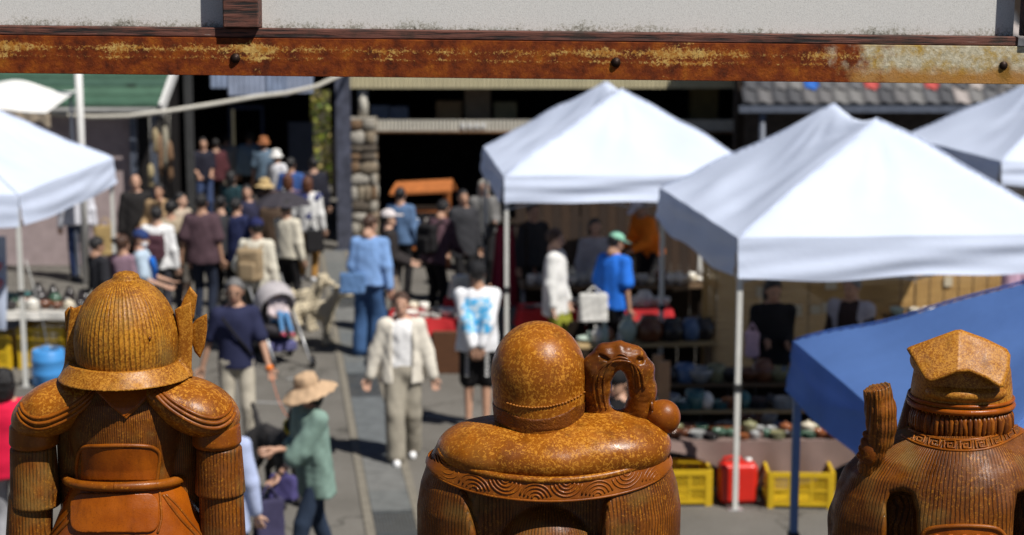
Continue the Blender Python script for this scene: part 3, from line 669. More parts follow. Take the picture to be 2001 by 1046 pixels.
# ------------------------------------------------------------------ stalls and pottery
GLZ = {'white': (.72, .69, .62), 'cream': (.62, .55, .42), 'celadon': (.42, .5, .42), 'green': (.06, .12, .08), 'olive': (.22, .21, .11), 'brown': (.14, .05, .022), 'dark': (.03, .025, .025), 'blue': (.10, .16, .28), 'grey': (.34, .34, .33), 'rust': (.26, .085, .03), 'teal': (.05, .14, .14)}
def pm(c): return mat('pottery_' + c, GLZ[c], .22, .22, 30., spec=.5)
PROF = {   # (radius, height) outlines in units of the vessel's width; open vessels turn back inside
 'bowl': [(.22, 0), (.24, .06), (.36, .16), (.46, .34), (.5, .5), (.47, .5), (.42, .34), (.3, .18), (.0001, .12)],
 'plate': [(.25, 0), (.27, .03), (.42, .07), (.5, .14), (.48, .145), (.4, .09), (.0001, .05)],
 'cup': [(.36, 0), (.42, .05), (.46, .5), (.5, .95), (.46, .95), (.42, .5), (.36, .12), (.0001, .1)],
 'vase': [(.3, 0), (.36, .1), (.5, .55), (.48, .85), (.3, 1.1), (.2, 1.2), (.2, 1.35), (.28, 1.42), (.24, 1.42), (.16, 1.3), (.0001, 1.1)],
 'jar': [(.34, 0), (.46, .15), (.5, .4), (.46, .62), (.34, .76), (.3, .8), (.34, .86), (.3, .87), (.26, .8), (.0001, .6)],
 'bottle': [(.34, 0), (.44, .15), (.46, .6), (.34, .95), (.14, 1.15), (.12, 1.45), (.18, 1.52), (.0001, 1.5)],
 'lidded pot': [(.3, 0), (.42, .1), (.5, .3), (.48, .5), (.5, .53), (.4, .64), (.15, .72), (.08, .74), (.11, .82), (.0001, .86)],
 'egg vase': [(.25, 0), (.42, .2), (.5, .55), (.42, .95), (.22, 1.2), (.1, 1.28), (.0001, 1.28)]}
PROF['plate stack'] = []
for k in range(5): z = k*.075; PROF['plate stack'] += [(.3, z), (.42, z+.03), (.5, z+.065), (.47, z+.074)]
PROF['plate stack'] += [(.4, .35), (.0001, .33)]
PMESH = {}
for k, pr in PROF.items():
    mb = MB(); mb.lathe(pr, 18); PMESH[k] = mb.mesh(k.replace(' ', '_')); PMESH[k].materials.append(pm('white'))
def row(items, where, group, yaw=0., jit=.02, seed=0):
    "items: (kind, colour, width, x, y, z) standing on something; labelled along the row from the left"
    rs = random.Random(seed); items = [(k, c, w_*{'egg vase': .6, 'vase': .72, 'bottle': .7, 'cup': .75}.get(k, 1) if 'vase shelf' not in where else w_, x, y, z) for k, c, w_, x, y, z in items]; items = sorted(items, key=lambda q: q[3]); seen = {}
    tot = {}
    for it in items: tot[(it[0], it[1])] = tot.get((it[0], it[1]), 0)+1
    for kind, c, w_, x, y, z in items:
        n_ = seen.get((kind, c), 0); seen[(kind, c)] = n_+1
        lab = '%s glazed %s on %s' % (c, kind, where) if tot[(kind, c)] == 1 else '%s glazed %s on %s, %s such from the left' % (c, kind, where, ORD[min(n_, 19)])
        o = inst(kind.replace(' ', '_'), PMESH[kind], None, (x, y, z), (0, 0, rs.uniform(0, 6)), (w_, w_, w_*rs.uniform(.92, 1.08)), pm(c))
        tag(o, lab, kind.split()[-1] if kind != 'plate stack' else 'plates', group)
def spread(x0, x1, n, y, z, kinds, cols, wr, seed, yj=.04, slope=0.):
    rs = random.Random(seed); out = []
    for i in range(n):
        k = rs.choice(kinds); x = x0 + (x1-x0)*(i+.5)/n + rs.uniform(-.01, .01)
        out.append((k, rs.choice(cols), rs.uniform(*wr), x, y + (x-x0)*slope + rs.uniform(-yj, yj), z))
    return out
M_PLANK = mat('pale_plank', (.40, .28, .13), .7, .2, 8., .2, 30., stretch=(1, 8, 8))
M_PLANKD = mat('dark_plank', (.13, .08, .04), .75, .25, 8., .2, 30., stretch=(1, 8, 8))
M_REDC = mat('red_cloth', (.50, .018, .022), .85, .12, 6., .2, 40.)
M_BROWNC = mat('brown_cloth', (.20, .135, .115), .9, .1, 5., .2, 40.)
M_TBL = mat('table_steel', (.3, .3, .3), .4, .1, 6., metal=.5)
def table(label, loc, yaw, W, D, h, cloth_m=None, drop=.25, top=M_PLANKD, sag=.05, name='table'):
    t = thing(name, label, 'table', loc, yaw, None)
    MB().box((0, 0, h-.03), (W, D, h)).build('table_top', top, t)
    for x in (.05, W-.05):
        for y in (.06, D-.06): MB().tube([(x, y, 0), (x, y, h-.031)], .016, 8).build('leg', M_TBL, t)
    if cloth_m:
        q = random.Random(str(label)).uniform(0, 6)
        per = [(-.012, D*.98), (-.012, -.012), (W+.012, -.012), (W+.012, D*.98)]
        L = [0]
        for a, b in zip(per, per[1:]): L.append(L[-1] + math.dist(a, b))
        def sidep(a, b):
            s_ = a*L[-1]; i = 0 if s_ <= L[1] else 1 if s_ <= L[2] else 2
            k = (s_-L[i])/(L[i+1]-L[i]); p = Vector((*per[i], 0)).lerp(Vector((*per[i+1], 0)), k)
            nn = (Vector((-1, 0, 0)), Vector((0, -1, 0)), Vector((1, 0, 0)))[i]
            dr = drop*(1 + sag*4*math.sin(s_*3.1+q)*.35)
            return p + nn*(.012 + .05*b*(.5+.5*math.sin(s_*15+q+2*math.sin(s_*4))) ) + Vector((0, 0, h + .006 - dr*b))
        c = MB().grid(sidep, 90, 8)
        c.grid(lambda a, b: (-.013 + (W+.026)*a, -.013 + (D*.98+.013)*b, h + .006), 4, 4)
        c.build('cloth', cloth_m, t)
    return t
def shelf(label, loc, yaw, W, D, h, m=M_PLANK):
    t = thing('shelf', label, 'shelf', loc, yaw)
    MB().box((0, 0, h-.028), (W, D, h)).build('plank', m, t, bevel=.003)
    for x in (.08, W-.1): MB().box((x, .02, 0), (x+.04, D-.02, h-.0285)).build('support', M_PLANKD, t)
    return t
# --- right stall
table('long table under draped brown cloth at the right-hand stall', (1.22, 14.45, 0), R(1), 2.15, .42, .50, M_BROWNC, .25, sag=.5)
row(spread(1.30, 3.2, 19, 14.56, .507, ['lidded pot', 'bowl', 'bowl', 'plate stack', 'cup'], ['brown', 'green', 'olive', 'grey', 'olive', 'rust', 'dark', 'brown'], (.09, .165), 21), 'the brown stall cloth', 'pottery on the brown cloth')
shelf('pale plank riser along the back of the brown cloth table', (1.30, 14.93, 0), R(1), 1.95, .2, .66)
row(spread(1.36, 3.15, 15, 15.03, .661, ['plate stack', 'bowl', 'cup', 'plate stack', 'egg vase'], ['olive', 'brown', 'teal', 'white', 'grey', 'rust', 'dark'], (.13, .24), 22, .02, .02), 'the pale plank riser', 'pottery on the plank riser')
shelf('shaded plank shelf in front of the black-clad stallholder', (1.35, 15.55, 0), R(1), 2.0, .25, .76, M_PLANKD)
row(spread(1.42, 3.2, 12, 15.67, .761, ['bowl', 'bowl', 'jar', 'cup'], ['dark', 'blue', 'brown', 'grey', 'olive'], (.16, .28), 23, .02, .02), 'the shaded right-stall shelf', 'pottery on the shaded shelf')
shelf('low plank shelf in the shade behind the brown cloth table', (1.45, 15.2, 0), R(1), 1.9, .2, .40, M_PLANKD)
row(spread(1.5, 3.2, 11, 15.3, .401, ['plate', 'bowl', 'plate'], ['dark', 'grey', 'blue', 'brown'], (.18, .28), 24, .02, .02), 'the low right-stall shelf', 'pottery on the low shelf')
a = atZ(1130, 672, .75)
shelf('plank shelf of tall vases left of the right-hand tent', (a.x, a.y-.15, 0), R(7), 1.5, .34, .75)
VS = [('vase', 'white', .13, 1165), ('plate', 'celadon', .26, 1150), ('egg vase', 'rust', .13, 1186), ('bottle', 'celadon', .15, 1180), ('vase', 'celadon', .2, 1225), ('bottle', 'white', .1, 1212), ('jar', 'brown', .3, 1268), ('jar', 'dark', .28, 1312), ('jar', 'blue', .24, 1350), ('jar', 'dark', .26, 1375)]
row([(k, c, w_, atZ(u, 664, .75).x, a.y + .02 + (u-1130)*.0009 + (.1 if k == 'plate' else 0), .752) for k, c, w_, u in VS], 'the tall vase shelf', 'vases on the plank shelf')
bowls = table('small low table of plain pots below the vase shelf', (a.x+.02, a.y-.7, 0), R(4), .75, .4, .52, None)
row(spread(a.x+.1, a.x+.7, 4, a.y-.5, .521, ['bowl', 'cup', 'plate'], ['white', 'cream', 'celadon'], (.14, .22), 26), 'the table below the vases', 'pots on the small low table')
for i, (u0, u1, v0) in enumerate(((1276, 1296, 694), (1286, 1310, 706))):
    y = 15.0 - .15*i; p, q = atY(u0, v0, y), atY(u1, v0, y)
    tag(MB().box((p.x, y, 0), (q.x, y+.03, p.z)).build('upright_board', mat('tan_board', (.36, .21, .11), .7, .12, 8.), bevel=.003), 'tan wooden upright board at the stall end, the %s of two' % ('farther' if i == 0 else 'nearer'), 'board')
# reed screen behind the right stall
def reed_mat():
    m = bpy.data.materials.new('reed'); n, l, b = nodes_of(m); tc = n.new('ShaderNodeTexCoord'); mp = n.new('ShaderNodeMapping'); mp.inputs['Scale'].default_value = (3, 1, 160); l.new(tc.outputs['Object'], mp.inputs[0])
    t = n.new('ShaderNodeTexNoise'); t.inputs['Scale'].default_value = 1.; t.inputs['Detail'].default_value = 3; l.new(mp.outputs[0], t.inputs['Vector'])
    r = n.new('ShaderNodeValToRGB'); e = r.color_ramp.elements; e[0].position = .3; e[0].color = (.30, .15, .04, 1); e[1].position = .7; e[1].color = (.66, .42, .15, 1); l.new(t.outputs['Fac'], r.inputs[0]); l.new(r.outputs[0], b.inputs['Base Color']); b.inputs['Roughness'].default_value = .8; return m
M_REED = reed_mat()
def reed_screen(label, x0, x1, y, z0, z1, yaw=0):
    t = thing('reed_screen', label, 'screen', (x0, y, 0), yaw); W = x1-x0; mb = MB(); n = int((z1-z0)/.013)
    for i in range(n): z = z0+i*.013; mb.box((0, -.004+.002*(i % 2), z), (W, .004, z+.0105))
    o = mb.build('reeds', M_REED, t); o['kind'] = 'stuff'
    for x in np.linspace(.15, W-.15, 5): MB().box((x-.004, -.009, z0), (x+.004, -.0065, z1)).build('binding_cord', M_PLANKD, t)
    for x in (.02, W-.05): MB().box((x, .006, 0), (x+.03, .035, z1)).build('post', M_PLANKD, t)
    return t
rsn = reed_screen('brown reed screen hung behind the right-hand stall', 2.03, 4.35, 17.75, .35, 2.2, R(5))
reed_screen('sunlit reed screen panel at the right behind the blue tent', 4.36, 5.3, 17.95, .35, 2.2, R(5))
for i, (u0, v0, u1, v1) in enumerate(((1498, 536, 1522, 560), (1612, 540, 1636, 566), (1548, 596, 1568, 618), (1584, 597, 1604, 614), (1700, 536, 1768, 546), (1606, 592, 1622, 612), (1478, 560, 1490, 580), (1845, 540, 1862, 560))):
    y = 17.70; p, q = atY(u0, v1, y), atY(u1, v0, y); yy = 17.75 + (p.x-2.03)*math.tan(R(5)) - .022
    p, q = atY(u0, v1, yy), atY(u1, v0, yy)
    o = MB().box((0, -.0015, 0), (q.x-p.x, .0015, q.z-p.z)).build('price_card', mat('card_paper', (.55, .47, .33), .8, .1, 5.)); o.location = (p.x, yy, p.z); o.rotation_euler = (0, 0, R(5))
    tag(o, 'small pale card pinned to the reed screen, %s from the left' % ORD[[1, 5, 2, 3, 6, 4, 0, 7][i]], 'card', 'cards pinned to the reed screen')
tag(MB().box((3.95, 17.45, 1.0), (4.55, 17.75, 1.03)).bar((4.0, 17.7, 1.0), (4.0, 17.72, .0), .03).bar((4.5, 17.7, 1.0), (4.5, 17.72, 0), .03).build('wall_shelf', M_PLANKD), 'small shelf with three pale bowls before the reed screen', 'shelf')
row([('bowl', 'celadon', .17, 4.08, 17.58, 1.031), ('bowl', 'cream', .17, 4.25, 17.58, 1.031), ('bowl', 'white', .17, 4.43, 17.58, 1.031)], 'the reed screen shelf', 'bowls on the small shelf')
row(spread(1.32, 3.15, 17, 14.76, .507, ['bowl', 'bowl', 'lidded pot', 'plate stack'], ['brown', 'olive', 'cream', 'green', 'rust', 'grey', 'olive'], (.09, .15), 27, .015), 'the brown stall cloth second row', 'pottery on the brown cloth')
row(spread(a.x+.08, a.x+1.4, 8, a.y+.26, .752, ['bowl', 'jar', 'cup', 'plate'], ['white', 'celadon', 'olive', 'brown'], (.12, .18), 28, .02, .12), 'the tall shelf second row', 'vases on the plank shelf')
# --- crates and fuel can
M_YEL = mat('yellow_plastic', (.62, .40, .012), .45, .12, 8.)
def crate(label, loc, yaw, W=.56, D=.38, H=.32, sq=1.):
    t = thing('crate', label, 'crate', loc, yaw, 'yellow plastic crates')
    MB().box((.01, .01, .015), (W-.01, D-.01, .03)).build('bottom', M_YEL, t)
    for nm, a, b, dx in (('side', (0, 0), (W, 0), 0), ('side', (0, D), (W, D), 0), ('end', (0, 0), (0, D), 1), ('end', (W, 0), (W, D), 1)):
        mb = MB(); a, b = Vector((*a, 0)), Vector((*b, 0)); L = (b-a).length; d = (b-a).normalized(); th_ = .012
        nn = Vector((-d.y, d.x, 0))*th_
        def pc(s0, s1, z0, z1, k=1., o=0.):
            P = [a+d*s0-nn*k/2+nn*o, a+d*s1-nn*k/2+nn*o, a+d*s1+nn*k/2+nn*o, a+d*s0+nn*k/2+nn*o]
            mb.add([p + Vector((0, 0, z0)) for p in P] + [p + Vector((0, 0, z1)) for p in P], [(0,3,2,1),(4,5,6,7),(0,1,5,4),(1,2,6,5),(2,3,7,6),(3,0,4,7)])
        pc(0, L, H-.045, H, 2.2); pc(0, L, H*.47, H*.53, 1.5); pc(.05, L-.05, .025, .06, 1.6); pc(0, .05, 0, H-.046, 2.2); pc(L-.05, L, 0, H-.046, 2.2)
        for k in range(1, 3): pc(L*k/3-.012, L*k/3+.012, .06, H-.046, 1.4)
        n = int(L/.022)
        for k in range(n): pc(.05+(L-.1)*k/n, .05+(L-.1)*(k+.55)/n, .06, H-.05, .5)
        mb.build(nm, M_YEL, t)
    return t
p = atZ(1325, 1006, 0); crate('yellow crate left of the red can, half hidden by the bald statue', (1.17, 14.16, 0), R(2))
p = atZ(1500, 993, 0); crate('yellow crate right of the red can under the brown cloth', (p.x, p.y, 0), R(-3))
def fuel_can(label, loc, yaw):
    t = thing('fuel_can', label, 'can', loc, yaw); m_ = mat('red_plastic', (.62, .022, .012), .32, .1, 5.)
    d = Sdf(); f = lambda x, y, z: np.sqrt(sum(np.maximum(np.abs(q)-h_, 0)**2 for q, h_ in ((x, .115), (y, .055), (z-.19, .13)))) - .05
    d.u((f, np.array([-.17, -.11, 0]), np.array([.17, .11, .38]))); d.sub(cone((-.06, -.14, .395), (-.06, .14, .395), .02, .02), .01)
    d.sub(cone((-.13, -.112, .07), (.13, -.112, .07), .007, .007), .01).sub(cone((-.13, -.112, .31), (.13, -.112, .31), .007, .007), .01)
    d.build('body', .011, m_, t)
    MB().tube([(-.13, 0, .36), (-.12, 0, .405), (-.05, 0, .415), (.02, 0, .405), (.03, 0, .36)], .014, 8).build('handle', m_, t)
    MB().lathe([(.03, 0), (.03, .03), (.0001, .03)], 14, Matrix.Translation((.095, 0, .368))).build('cap', M_WHITE, t)
    MB().box((-.045, -.1065, .2), (-.015, -.104, .225)).build('sticker', mat('sticker', (.5, .15, .02), .6), t)
p = atZ(1445, 994, 0); fuel_can('red plastic fuel can behind the white tent leg', (p.x+.0, p.y+.18, 0), R(4))
# --- middle stall with red cloths
a = atZ(1018, 606, .7)
a.y = 19.5
table('long table with red cloth under the middle tent', (a.x, a.y+.1, 0), R(3), 1.78, .5, .70, M_REDC, .24)
row(spread(a.x+.06, a.x+1.74, 16, a.y+.3, .707, ['plate', 'bowl', 'bowl', 'plate stack', 'jar'], ['white', 'cream', 'white', 'dark', 'grey'], (.15, .25), 31, .04, .05), 'the long red cloth', 'pottery on the long red cloth')
table('back table of cups behind the long red cloth', (a.x, a.y+1.05, 0), R(3), 2.5, .6, .82)
row(spread(a.x+.06, a.x+2.44, 19, a.y+1.22, .821, ['cup', 'bowl', 'bowl', 'vase'], ['grey', 'white', 'cream', 'white', 'brown'], (.14, .22), 32, .03, .05), 'the back table front row', 'pottery on the back table')
row(spread(a.x+.1, a.x+2.4, 15, a.y+1.48, .821, ['cup', 'bottle', 'bowl', 'vase'], ['grey', 'white', 'brown', 'cream'], (.13, .2), 33, .02, .05), 'the back table rear row', 'pottery on the back table')
b = atZ(762, 626, .62)
table('red cloth table of white dishes left of the middle tent', (b.x, b.y, 0), R(2), 1.05, .7, .62, M_REDC, .2)
tag(MB().box((b.x+.5, b.y-.1, 0), (b.x+1.0, b.y-.02, .5)).build('wooden_chest', mat('chest_wood', (.10, .04, .016), .6, .2, 8., stretch=(1, 6, 6)), bevel=.006), 'brown wooden chest in front of the white dishes table', 'chest')
row(spread(b.x+.05, b.x+1.0, 7, b.y+.15, .627, ['plate stack', 'bowl', 'plate'], ['white', 'cream', 'white'], (.13, .21), 34), 'the white-dish table front row', 'white dishes on the red cloth')
row(spread(b.x+.05, b.x+.7, 5, b.y+.45, .627, ['plate stack', 'cup', 'bowl'], ['white', 'cream'], (.14, .2), 35), 'the white-dish table rear row', 'white dishes on the red cloth')
rb = thing('riser_box', 'red covered riser box carrying a tall pile of white dishes', 'box', (b.x+.62, b.y+.4, .627)); MB().box((0, 0, 0), (.34, .25, .16)).build('cloth_cover', M_REDC, rb, bevel=.008)
for k, (w_, z) in enumerate(((.27, .7875), (.25, .885), (.23, .975))):
    tag(inst('plate_stack', PMESH['plate stack'], None, (b.x+.79+.01*k, b.y+.52, z), (0, 0, k), (w_, w_, w_), pm('white')), 'pile of white dishes on the red riser, %s' % ('bottom', 'middle', 'top')[k] + ' of three', 'plates', 'white dishes on the riser')
# maroon cloth hanging at the end of the middle tent
p = atY(955, 478, 20.3); q = atY(1012, 600, 20.3)
hc = thing('hanging_cloth', 'maroon cloth hung on a rail at the left end of the middle tent', 'cloth', (p.x, 20.3, 0))
W = q.x-p.x
MB().grid(lambda a_, b_: (W*(a_*(.55+.45*b_) + .28*(1-b_)), .04*math.sin(a_*16)*(.4+b_), 1.62 - 1.0*b_), 30, 10).build('cloth', mat('maroon_cloth', (.24, .012, .035), .85, .15, 6.), hc)
MB().bar((-.05, 0, 1.63), (W+.12, 0, 1.63), .025).bar((-.03, 0, 0), (-.03, 0, 1.6), .025).bar((W+.1, 0, 0), (W+.1, 0, 1.6), .025).build('rail', M_DARKWOOD, hc)
# roofed orange wooden stand before the shop
ks = thing('wooden_stand', 'orange wooden display stand with its own little roof before the dark shop', 'stand', tuple(atZ(830, 522, 0)), R(-6))
mo = mat('orange_wood', (.40, .125, .028), .6, .2, 8., stretch=(1, 1, 4))
sy = 1/112.
MB().add([(-.52, -.28, 1.24), (.5, -.28, 1.30), (.46, .0, 1.45), (-.46, 0, 1.39), (-.52, -.28, 1.20), (.5, -.28, 1.26), (.46, 0, 1.41), (-.46, 0, 1.35)], [(0,1,2,3),(4,7,6,5),(0,4,5,1),(1,5,6,2),(2,6,7,3),(3,7,4,0)]).build('roof_board', mo, ks)
MB().add([(-.46, .002, 1.39), (.46, .002, 1.45), (.5, .28, 1.26), (-.5, .28, 1.2), (-.46, .002, 1.35), (.46, .002, 1.41), (.5, .28, 1.22), (-.5, .28, 1.16)], [(0,1,2,3),(4,7,6,5),(0,4,5,1),(1,5,6,2),(2,6,7,3),(3,7,4,0)]).build('roof_board', mo, ks)
for x in (-.4, .38):
    for y in (-.16, .16): MB().box((x-.03, y-.03, 0), (x+.03, y+.03, 1.24)).build('post', mo, ks)
for z in (.3, .62, .92): MB().box((-.37, -.15, z), (.35, .15, z+.03)).build('shelf_board', mo, ks)
for k, (x, c) in enumerate(((-.12, 'blue'), (.08, 'white'))):
    w2 = ks.matrix_basis @ Vector((x, -.04, .65)); tag(inst('cup', PMESH['cup'], None, w2, (0, 0, 0), (.15, .15, .17), pm(c)), '%s cup on the orange wooden stand' % ('blue', 'white')[k], 'cup', 'cups on the wooden stand')
# --- left stall
c = atZ(12, 612, .7)
table('dark pottery table under the left tent with pale front edge', (c.x-.6, c.y, 0), R(-1), 1.75, .9, .70, mat('pale_cloth', (.5, .48, .44), .85, .1, 5.), .07)
row(spread(c.x-.5, c.x+1.05, 11, c.y+.2, .707, ['bowl', 'lidded pot', 'jar', 'plate'], ['cream', 'brown', 'white', 'rust', 'olive', 'dark'], (.12, .2), 41), 'the left table front row', 'pottery on the left table')
row(spread(c.x-.5, c.x+1.05, 9, c.y+.48, .707, ['bowl', 'jar', 'vase'], ['dark', 'green', 'cream', 'dark', 'brown'], (.14, .22), 42), 'the left table middle row', 'pottery on the left table')
row(spread(c.x-.5, c.x+1.05, 8, c.y+.72, .707, ['jar', 'vase', 'bowl'], ['dark', 'teal', 'dark'], (.16, .24), 43), 'the left table rear row', 'pottery on the left table')
for k, x in enumerate((-.55, .08, .68)): crate('yellow crate under the left tent table, %s from the left' % ORD[k], (c.x+x, c.y+.1+.03*k, 0), R(3-3*k), .54, .4, .5 if k else .4)
dr_ = thing('water_drum', 'light blue plastic drum weighing down the left tent leg', 'drum', tuple(atZ(97, 752, 0)))
mbl = mat('blue_plastic', (.06, .27, .62), .4, .1, 5.)
MB().lathe([(.17, 0), (.185, .02), (.19, .13), (.197, .145), (.19, .16), (.19, .28), (.197, .295), (.188, .31), (.18, .40), (.165, .415), (.15, .405), (.0001, .402)], 28).build('barrel', mbl, dr_)
MB().lathe([(.045, .402), (.045, .43), (.0001, .432)], 14, Matrix.Translation((.07, .02, 0))).build('bung', mat('drum_cap', (.04, .1, .2), .5), dr_)
MB().tube([(-.08, 0, .405), (-.07, 0, .45), (0, 0, .465), (.04, 0, .44), (.05, 0, .405)], .009, 7).build('handle', M_TRUSS, dr_)
p0 = Vector(dr_.location) + Vector((0, 0, .46)); tp = atZ(60, 520, 1.3); tp.y = 18.75; tp.x = -5.5
tag(MB().tube([p0, p0.lerp(Vector((-5.46, 18.74, 1.45)), .5) + Vector((0.02, 0, -.03)), Vector((-5.46, 18.74, 1.45))], .007, 6).build('rope', mat('grey_rope', (.4, .4, .38), .8)), 'thin grey rope from the blue drum up to the left tent leg', 'rope')
# banners
bn = thing('banner', 'red and white vertical banner on a pole behind the left tent', 'banner', tuple(atZ(162, 505, 0)))
MB().tube([(0, 0, 0), (0, 0, 2.2)], .012, 8).build('pole', M_WHITE, bn)
MB().grid(lambda a_, b_: (.012 + .3*a_, .02*math.sin(a_*5+b_*7), .75 + 1.4*b_), 8, 24).build('cloth', mat('banner_red', (.6, .03, .03), .8, .1, 5.), bn)
for k in range(5): MB().box((.09, -.03, 1.0+.2*k), (.21, -.022, 1.04+.2*k)).box((.14, -.031, .97+.2*k), (.165, -.023, 1.11+.2*k)).build('lettering', M_WHITE, bn)
b2 = thing('banner', 'pale blue banner with red strokes at the left edge of the view', 'banner', tuple(atZ(-28, 735, 0)))
MB().tube([(0, 0, 0), (0, 0, 1.75)], .012, 8).build('pole', M_WHITE, b2)
MB().grid(lambda a_, b_: (.012 + (.26+.05*b_)*a_, .02*math.sin(a_*5+b_*6), .55 + 1.1*b_), 8, 24).build('cloth', mat('banner_pale', (.4, .45, .56), .8, .12, 5.), b2)
for k, z in enumerate((1.1, 1.3)): MB().tube([(.14, -.035, z), (.2, -.035, z+.05), (.26, -.035, z+.02), (.2, -.035, z-.06)], .015, 6).build('red_stroke', mat('banner_red', (.6, .03, .03), .8), b2)

# dark panels and counters added to stand in for shade behind the stalls
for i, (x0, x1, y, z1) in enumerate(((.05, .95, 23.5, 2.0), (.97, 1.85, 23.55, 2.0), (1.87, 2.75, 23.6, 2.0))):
    sc = thing('shade_panel', ('left', 'middle', 'right')[i] + ' dark wooden panel added as shade behind the middle tent', 'shade_panel', (x0, y, 0)); W = x1-x0; n = 7
    for k in range(n): MB().box((W*k/n+.003, 0, .05), (W*(k+1)/n-.003, .02, z1)).build('plank', mat('shade_panel_wood_%d' % (k % 2), ((.035, .02, .012), (.05, .027, .014))[k % 2], .75, .25, 8., stretch=(6, 6, 1)), sc)
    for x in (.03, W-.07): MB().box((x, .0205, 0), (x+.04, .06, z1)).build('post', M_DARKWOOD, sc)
for i, (x0, x1, y, z1) in enumerate(((-2.0, -1.15, 27.9, .85), (-.75, .1, 26.6, .8), (.15, 1.2, 26.4, .85))):
    ct = thing('shade_counter', ('left', 'middle', 'right')[i] + ' black-draped block added as shade before the dark shop', 'shade_counter', (x0, y, 0)); W = x1-x0
    MB().box((0, 0, z1-.03), (W, .6, z1)).build('top', M_DARKWOOD, ct)
    MB().grid(lambda a_, b_: (W*a_, -.006+.015*math.sin(a_*30)*(1-b_), .01 + (z1-.045)*b_), 40, 4).build('drape', cloth((.018,.017,.018)), ct)
    for x in (.03, W-.07): MB().box((x, .05, 0), (x+.04, .55, z1-.031)).build('end_board', M_DARKWOOD, ct)

for lab, x0, x1, y, z1 in (('added dark board hiding lit ground below the shaded shelf of the right stall', 1.3, 3.4, 15.9, .73), ('added dark board hiding lit ground behind the tall vase shelf', .62, 2.25, 18.45, .8), ('added dark board darkening the gap under the cups table', .05, 2.6, 21.35, .75)):
    bb = thing('shade_board', lab, 'board', (x0, y, 0)); W = x1-x0  # dark boards added to hide sunlit ground where deep shade belongs
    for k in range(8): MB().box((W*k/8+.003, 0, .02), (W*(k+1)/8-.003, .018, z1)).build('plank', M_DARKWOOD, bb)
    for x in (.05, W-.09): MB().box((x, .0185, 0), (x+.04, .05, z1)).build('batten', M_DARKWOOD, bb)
# ------------------------------------------------------------------ people
SKINS = [mat('skin_%d' % i, c, .5, .08, 12., spec=.35) for i, c in enumerate(((.50, .29, .20), (.44, .25, .165), (.54, .33, .235)))]
M_EYE = mat('eye_dark', (.012, .01, .009), .25, .1); M_LIP = mat('lip', (.36, .12, .1), .45, .1)
HAIRC = {'black': (.012, .010, .010), 'brown': (.06, .027, .014), 'grey': (.16, .155, .15), 'silver': (.42, .39, .34), 'auburn': (.10, .035, .015)}
def rotp(p, c, M):
    "a primitive seen in a turned frame: M maps frame -> local, about the point c"
    fn, lo, hi = p; MI = np.array(M.transposed()); c = np.array(c, float); MA = np.array(M)
    def g(x, y, z):
        x, y, z = x-c[0], y-c[1], z-c[2]
        a = [MI[i,0]*x + MI[i,1]*y + MI[i,2]*z for i in range(3)]
        return fn(a[0], a[1], a[2])
    K = np.array([[(lo, hi)[i][0], (lo, hi)[j][1], (lo, hi)[k][2]] for i in (0,1) for j in (0,1) for k in (0,1)]) @ MA.T + c
    return g, K.min(0), K.max(0)
def ik(a, b, l1, l2, pole):
    a, b = Vector(a), Vector(b); d = b-a; L = d.length
    if L > (l1+l2)*.995: b = a + d*((l1+l2)*.995/L); d = b-a; L = d.length
    x = (l1*l1-l2*l2+L*L)/(2*L); h = math.sqrt(max(0, l1*l1-x*x)); u = d/L; p = Vector(pole); p = p-u*p.dot(u)
    p = p.normalized() if p.length > 1e-4 else u.orthogonal().normalized()
    return a + u*x + p*h, b
def hand_sdf(w, d, side, curl=.5):
    "palm, four fingers and a thumb; w wrist, d pointing direction, side = +1/-1"
    d = Vector(d).normalized(); n = Vector((0, -1, 0)); n = n-d*n.dot(d); n = n.normalized() if n.length > .2 else (Vector((1, 0, 0))-d*d.x).normalized()
    s = d.cross(n).normalized(); h = Sdf(); w = Vector(w); inn = s*(-1 if side > 0 else 1)
    h.u(cone(w - d*.03, w + d*.02, .024, .027)); pc = w + d*.055
    h.u(cone(pc - s*.018 - d*.02, pc - s*.022 + d*.025, .017, .014), .012).u(cone(pc + s*.018 - d*.02, pc + s*.022 + d*.025, .017, .014), .012)
    for k, (o, L) in enumerate(((-.031, .062), (-.0105, .075), (.0105, .071), (.031, .056))):
        a = w + d*.092 + s*o; b = a + (d*(1-curl*.4) + n*curl*.6)*L*.55; e = b + (d*(1-curl) + n*curl*1.1)*L*.5
        h.u(cone(a, b, .0095, .0088), .003).u(cone(b, e, .0088, .0075), .002)
    a = w + d*.035 + inn*.026; b = a + inn*.026 + d*.022 + n*.014; e = b + d*.03 + n*.016 + inn*.004
    h.u(cone(a, b, .012, .0105), .006).u(cone(b, e, .0105, .009), .002)
    return h
NP = [0]
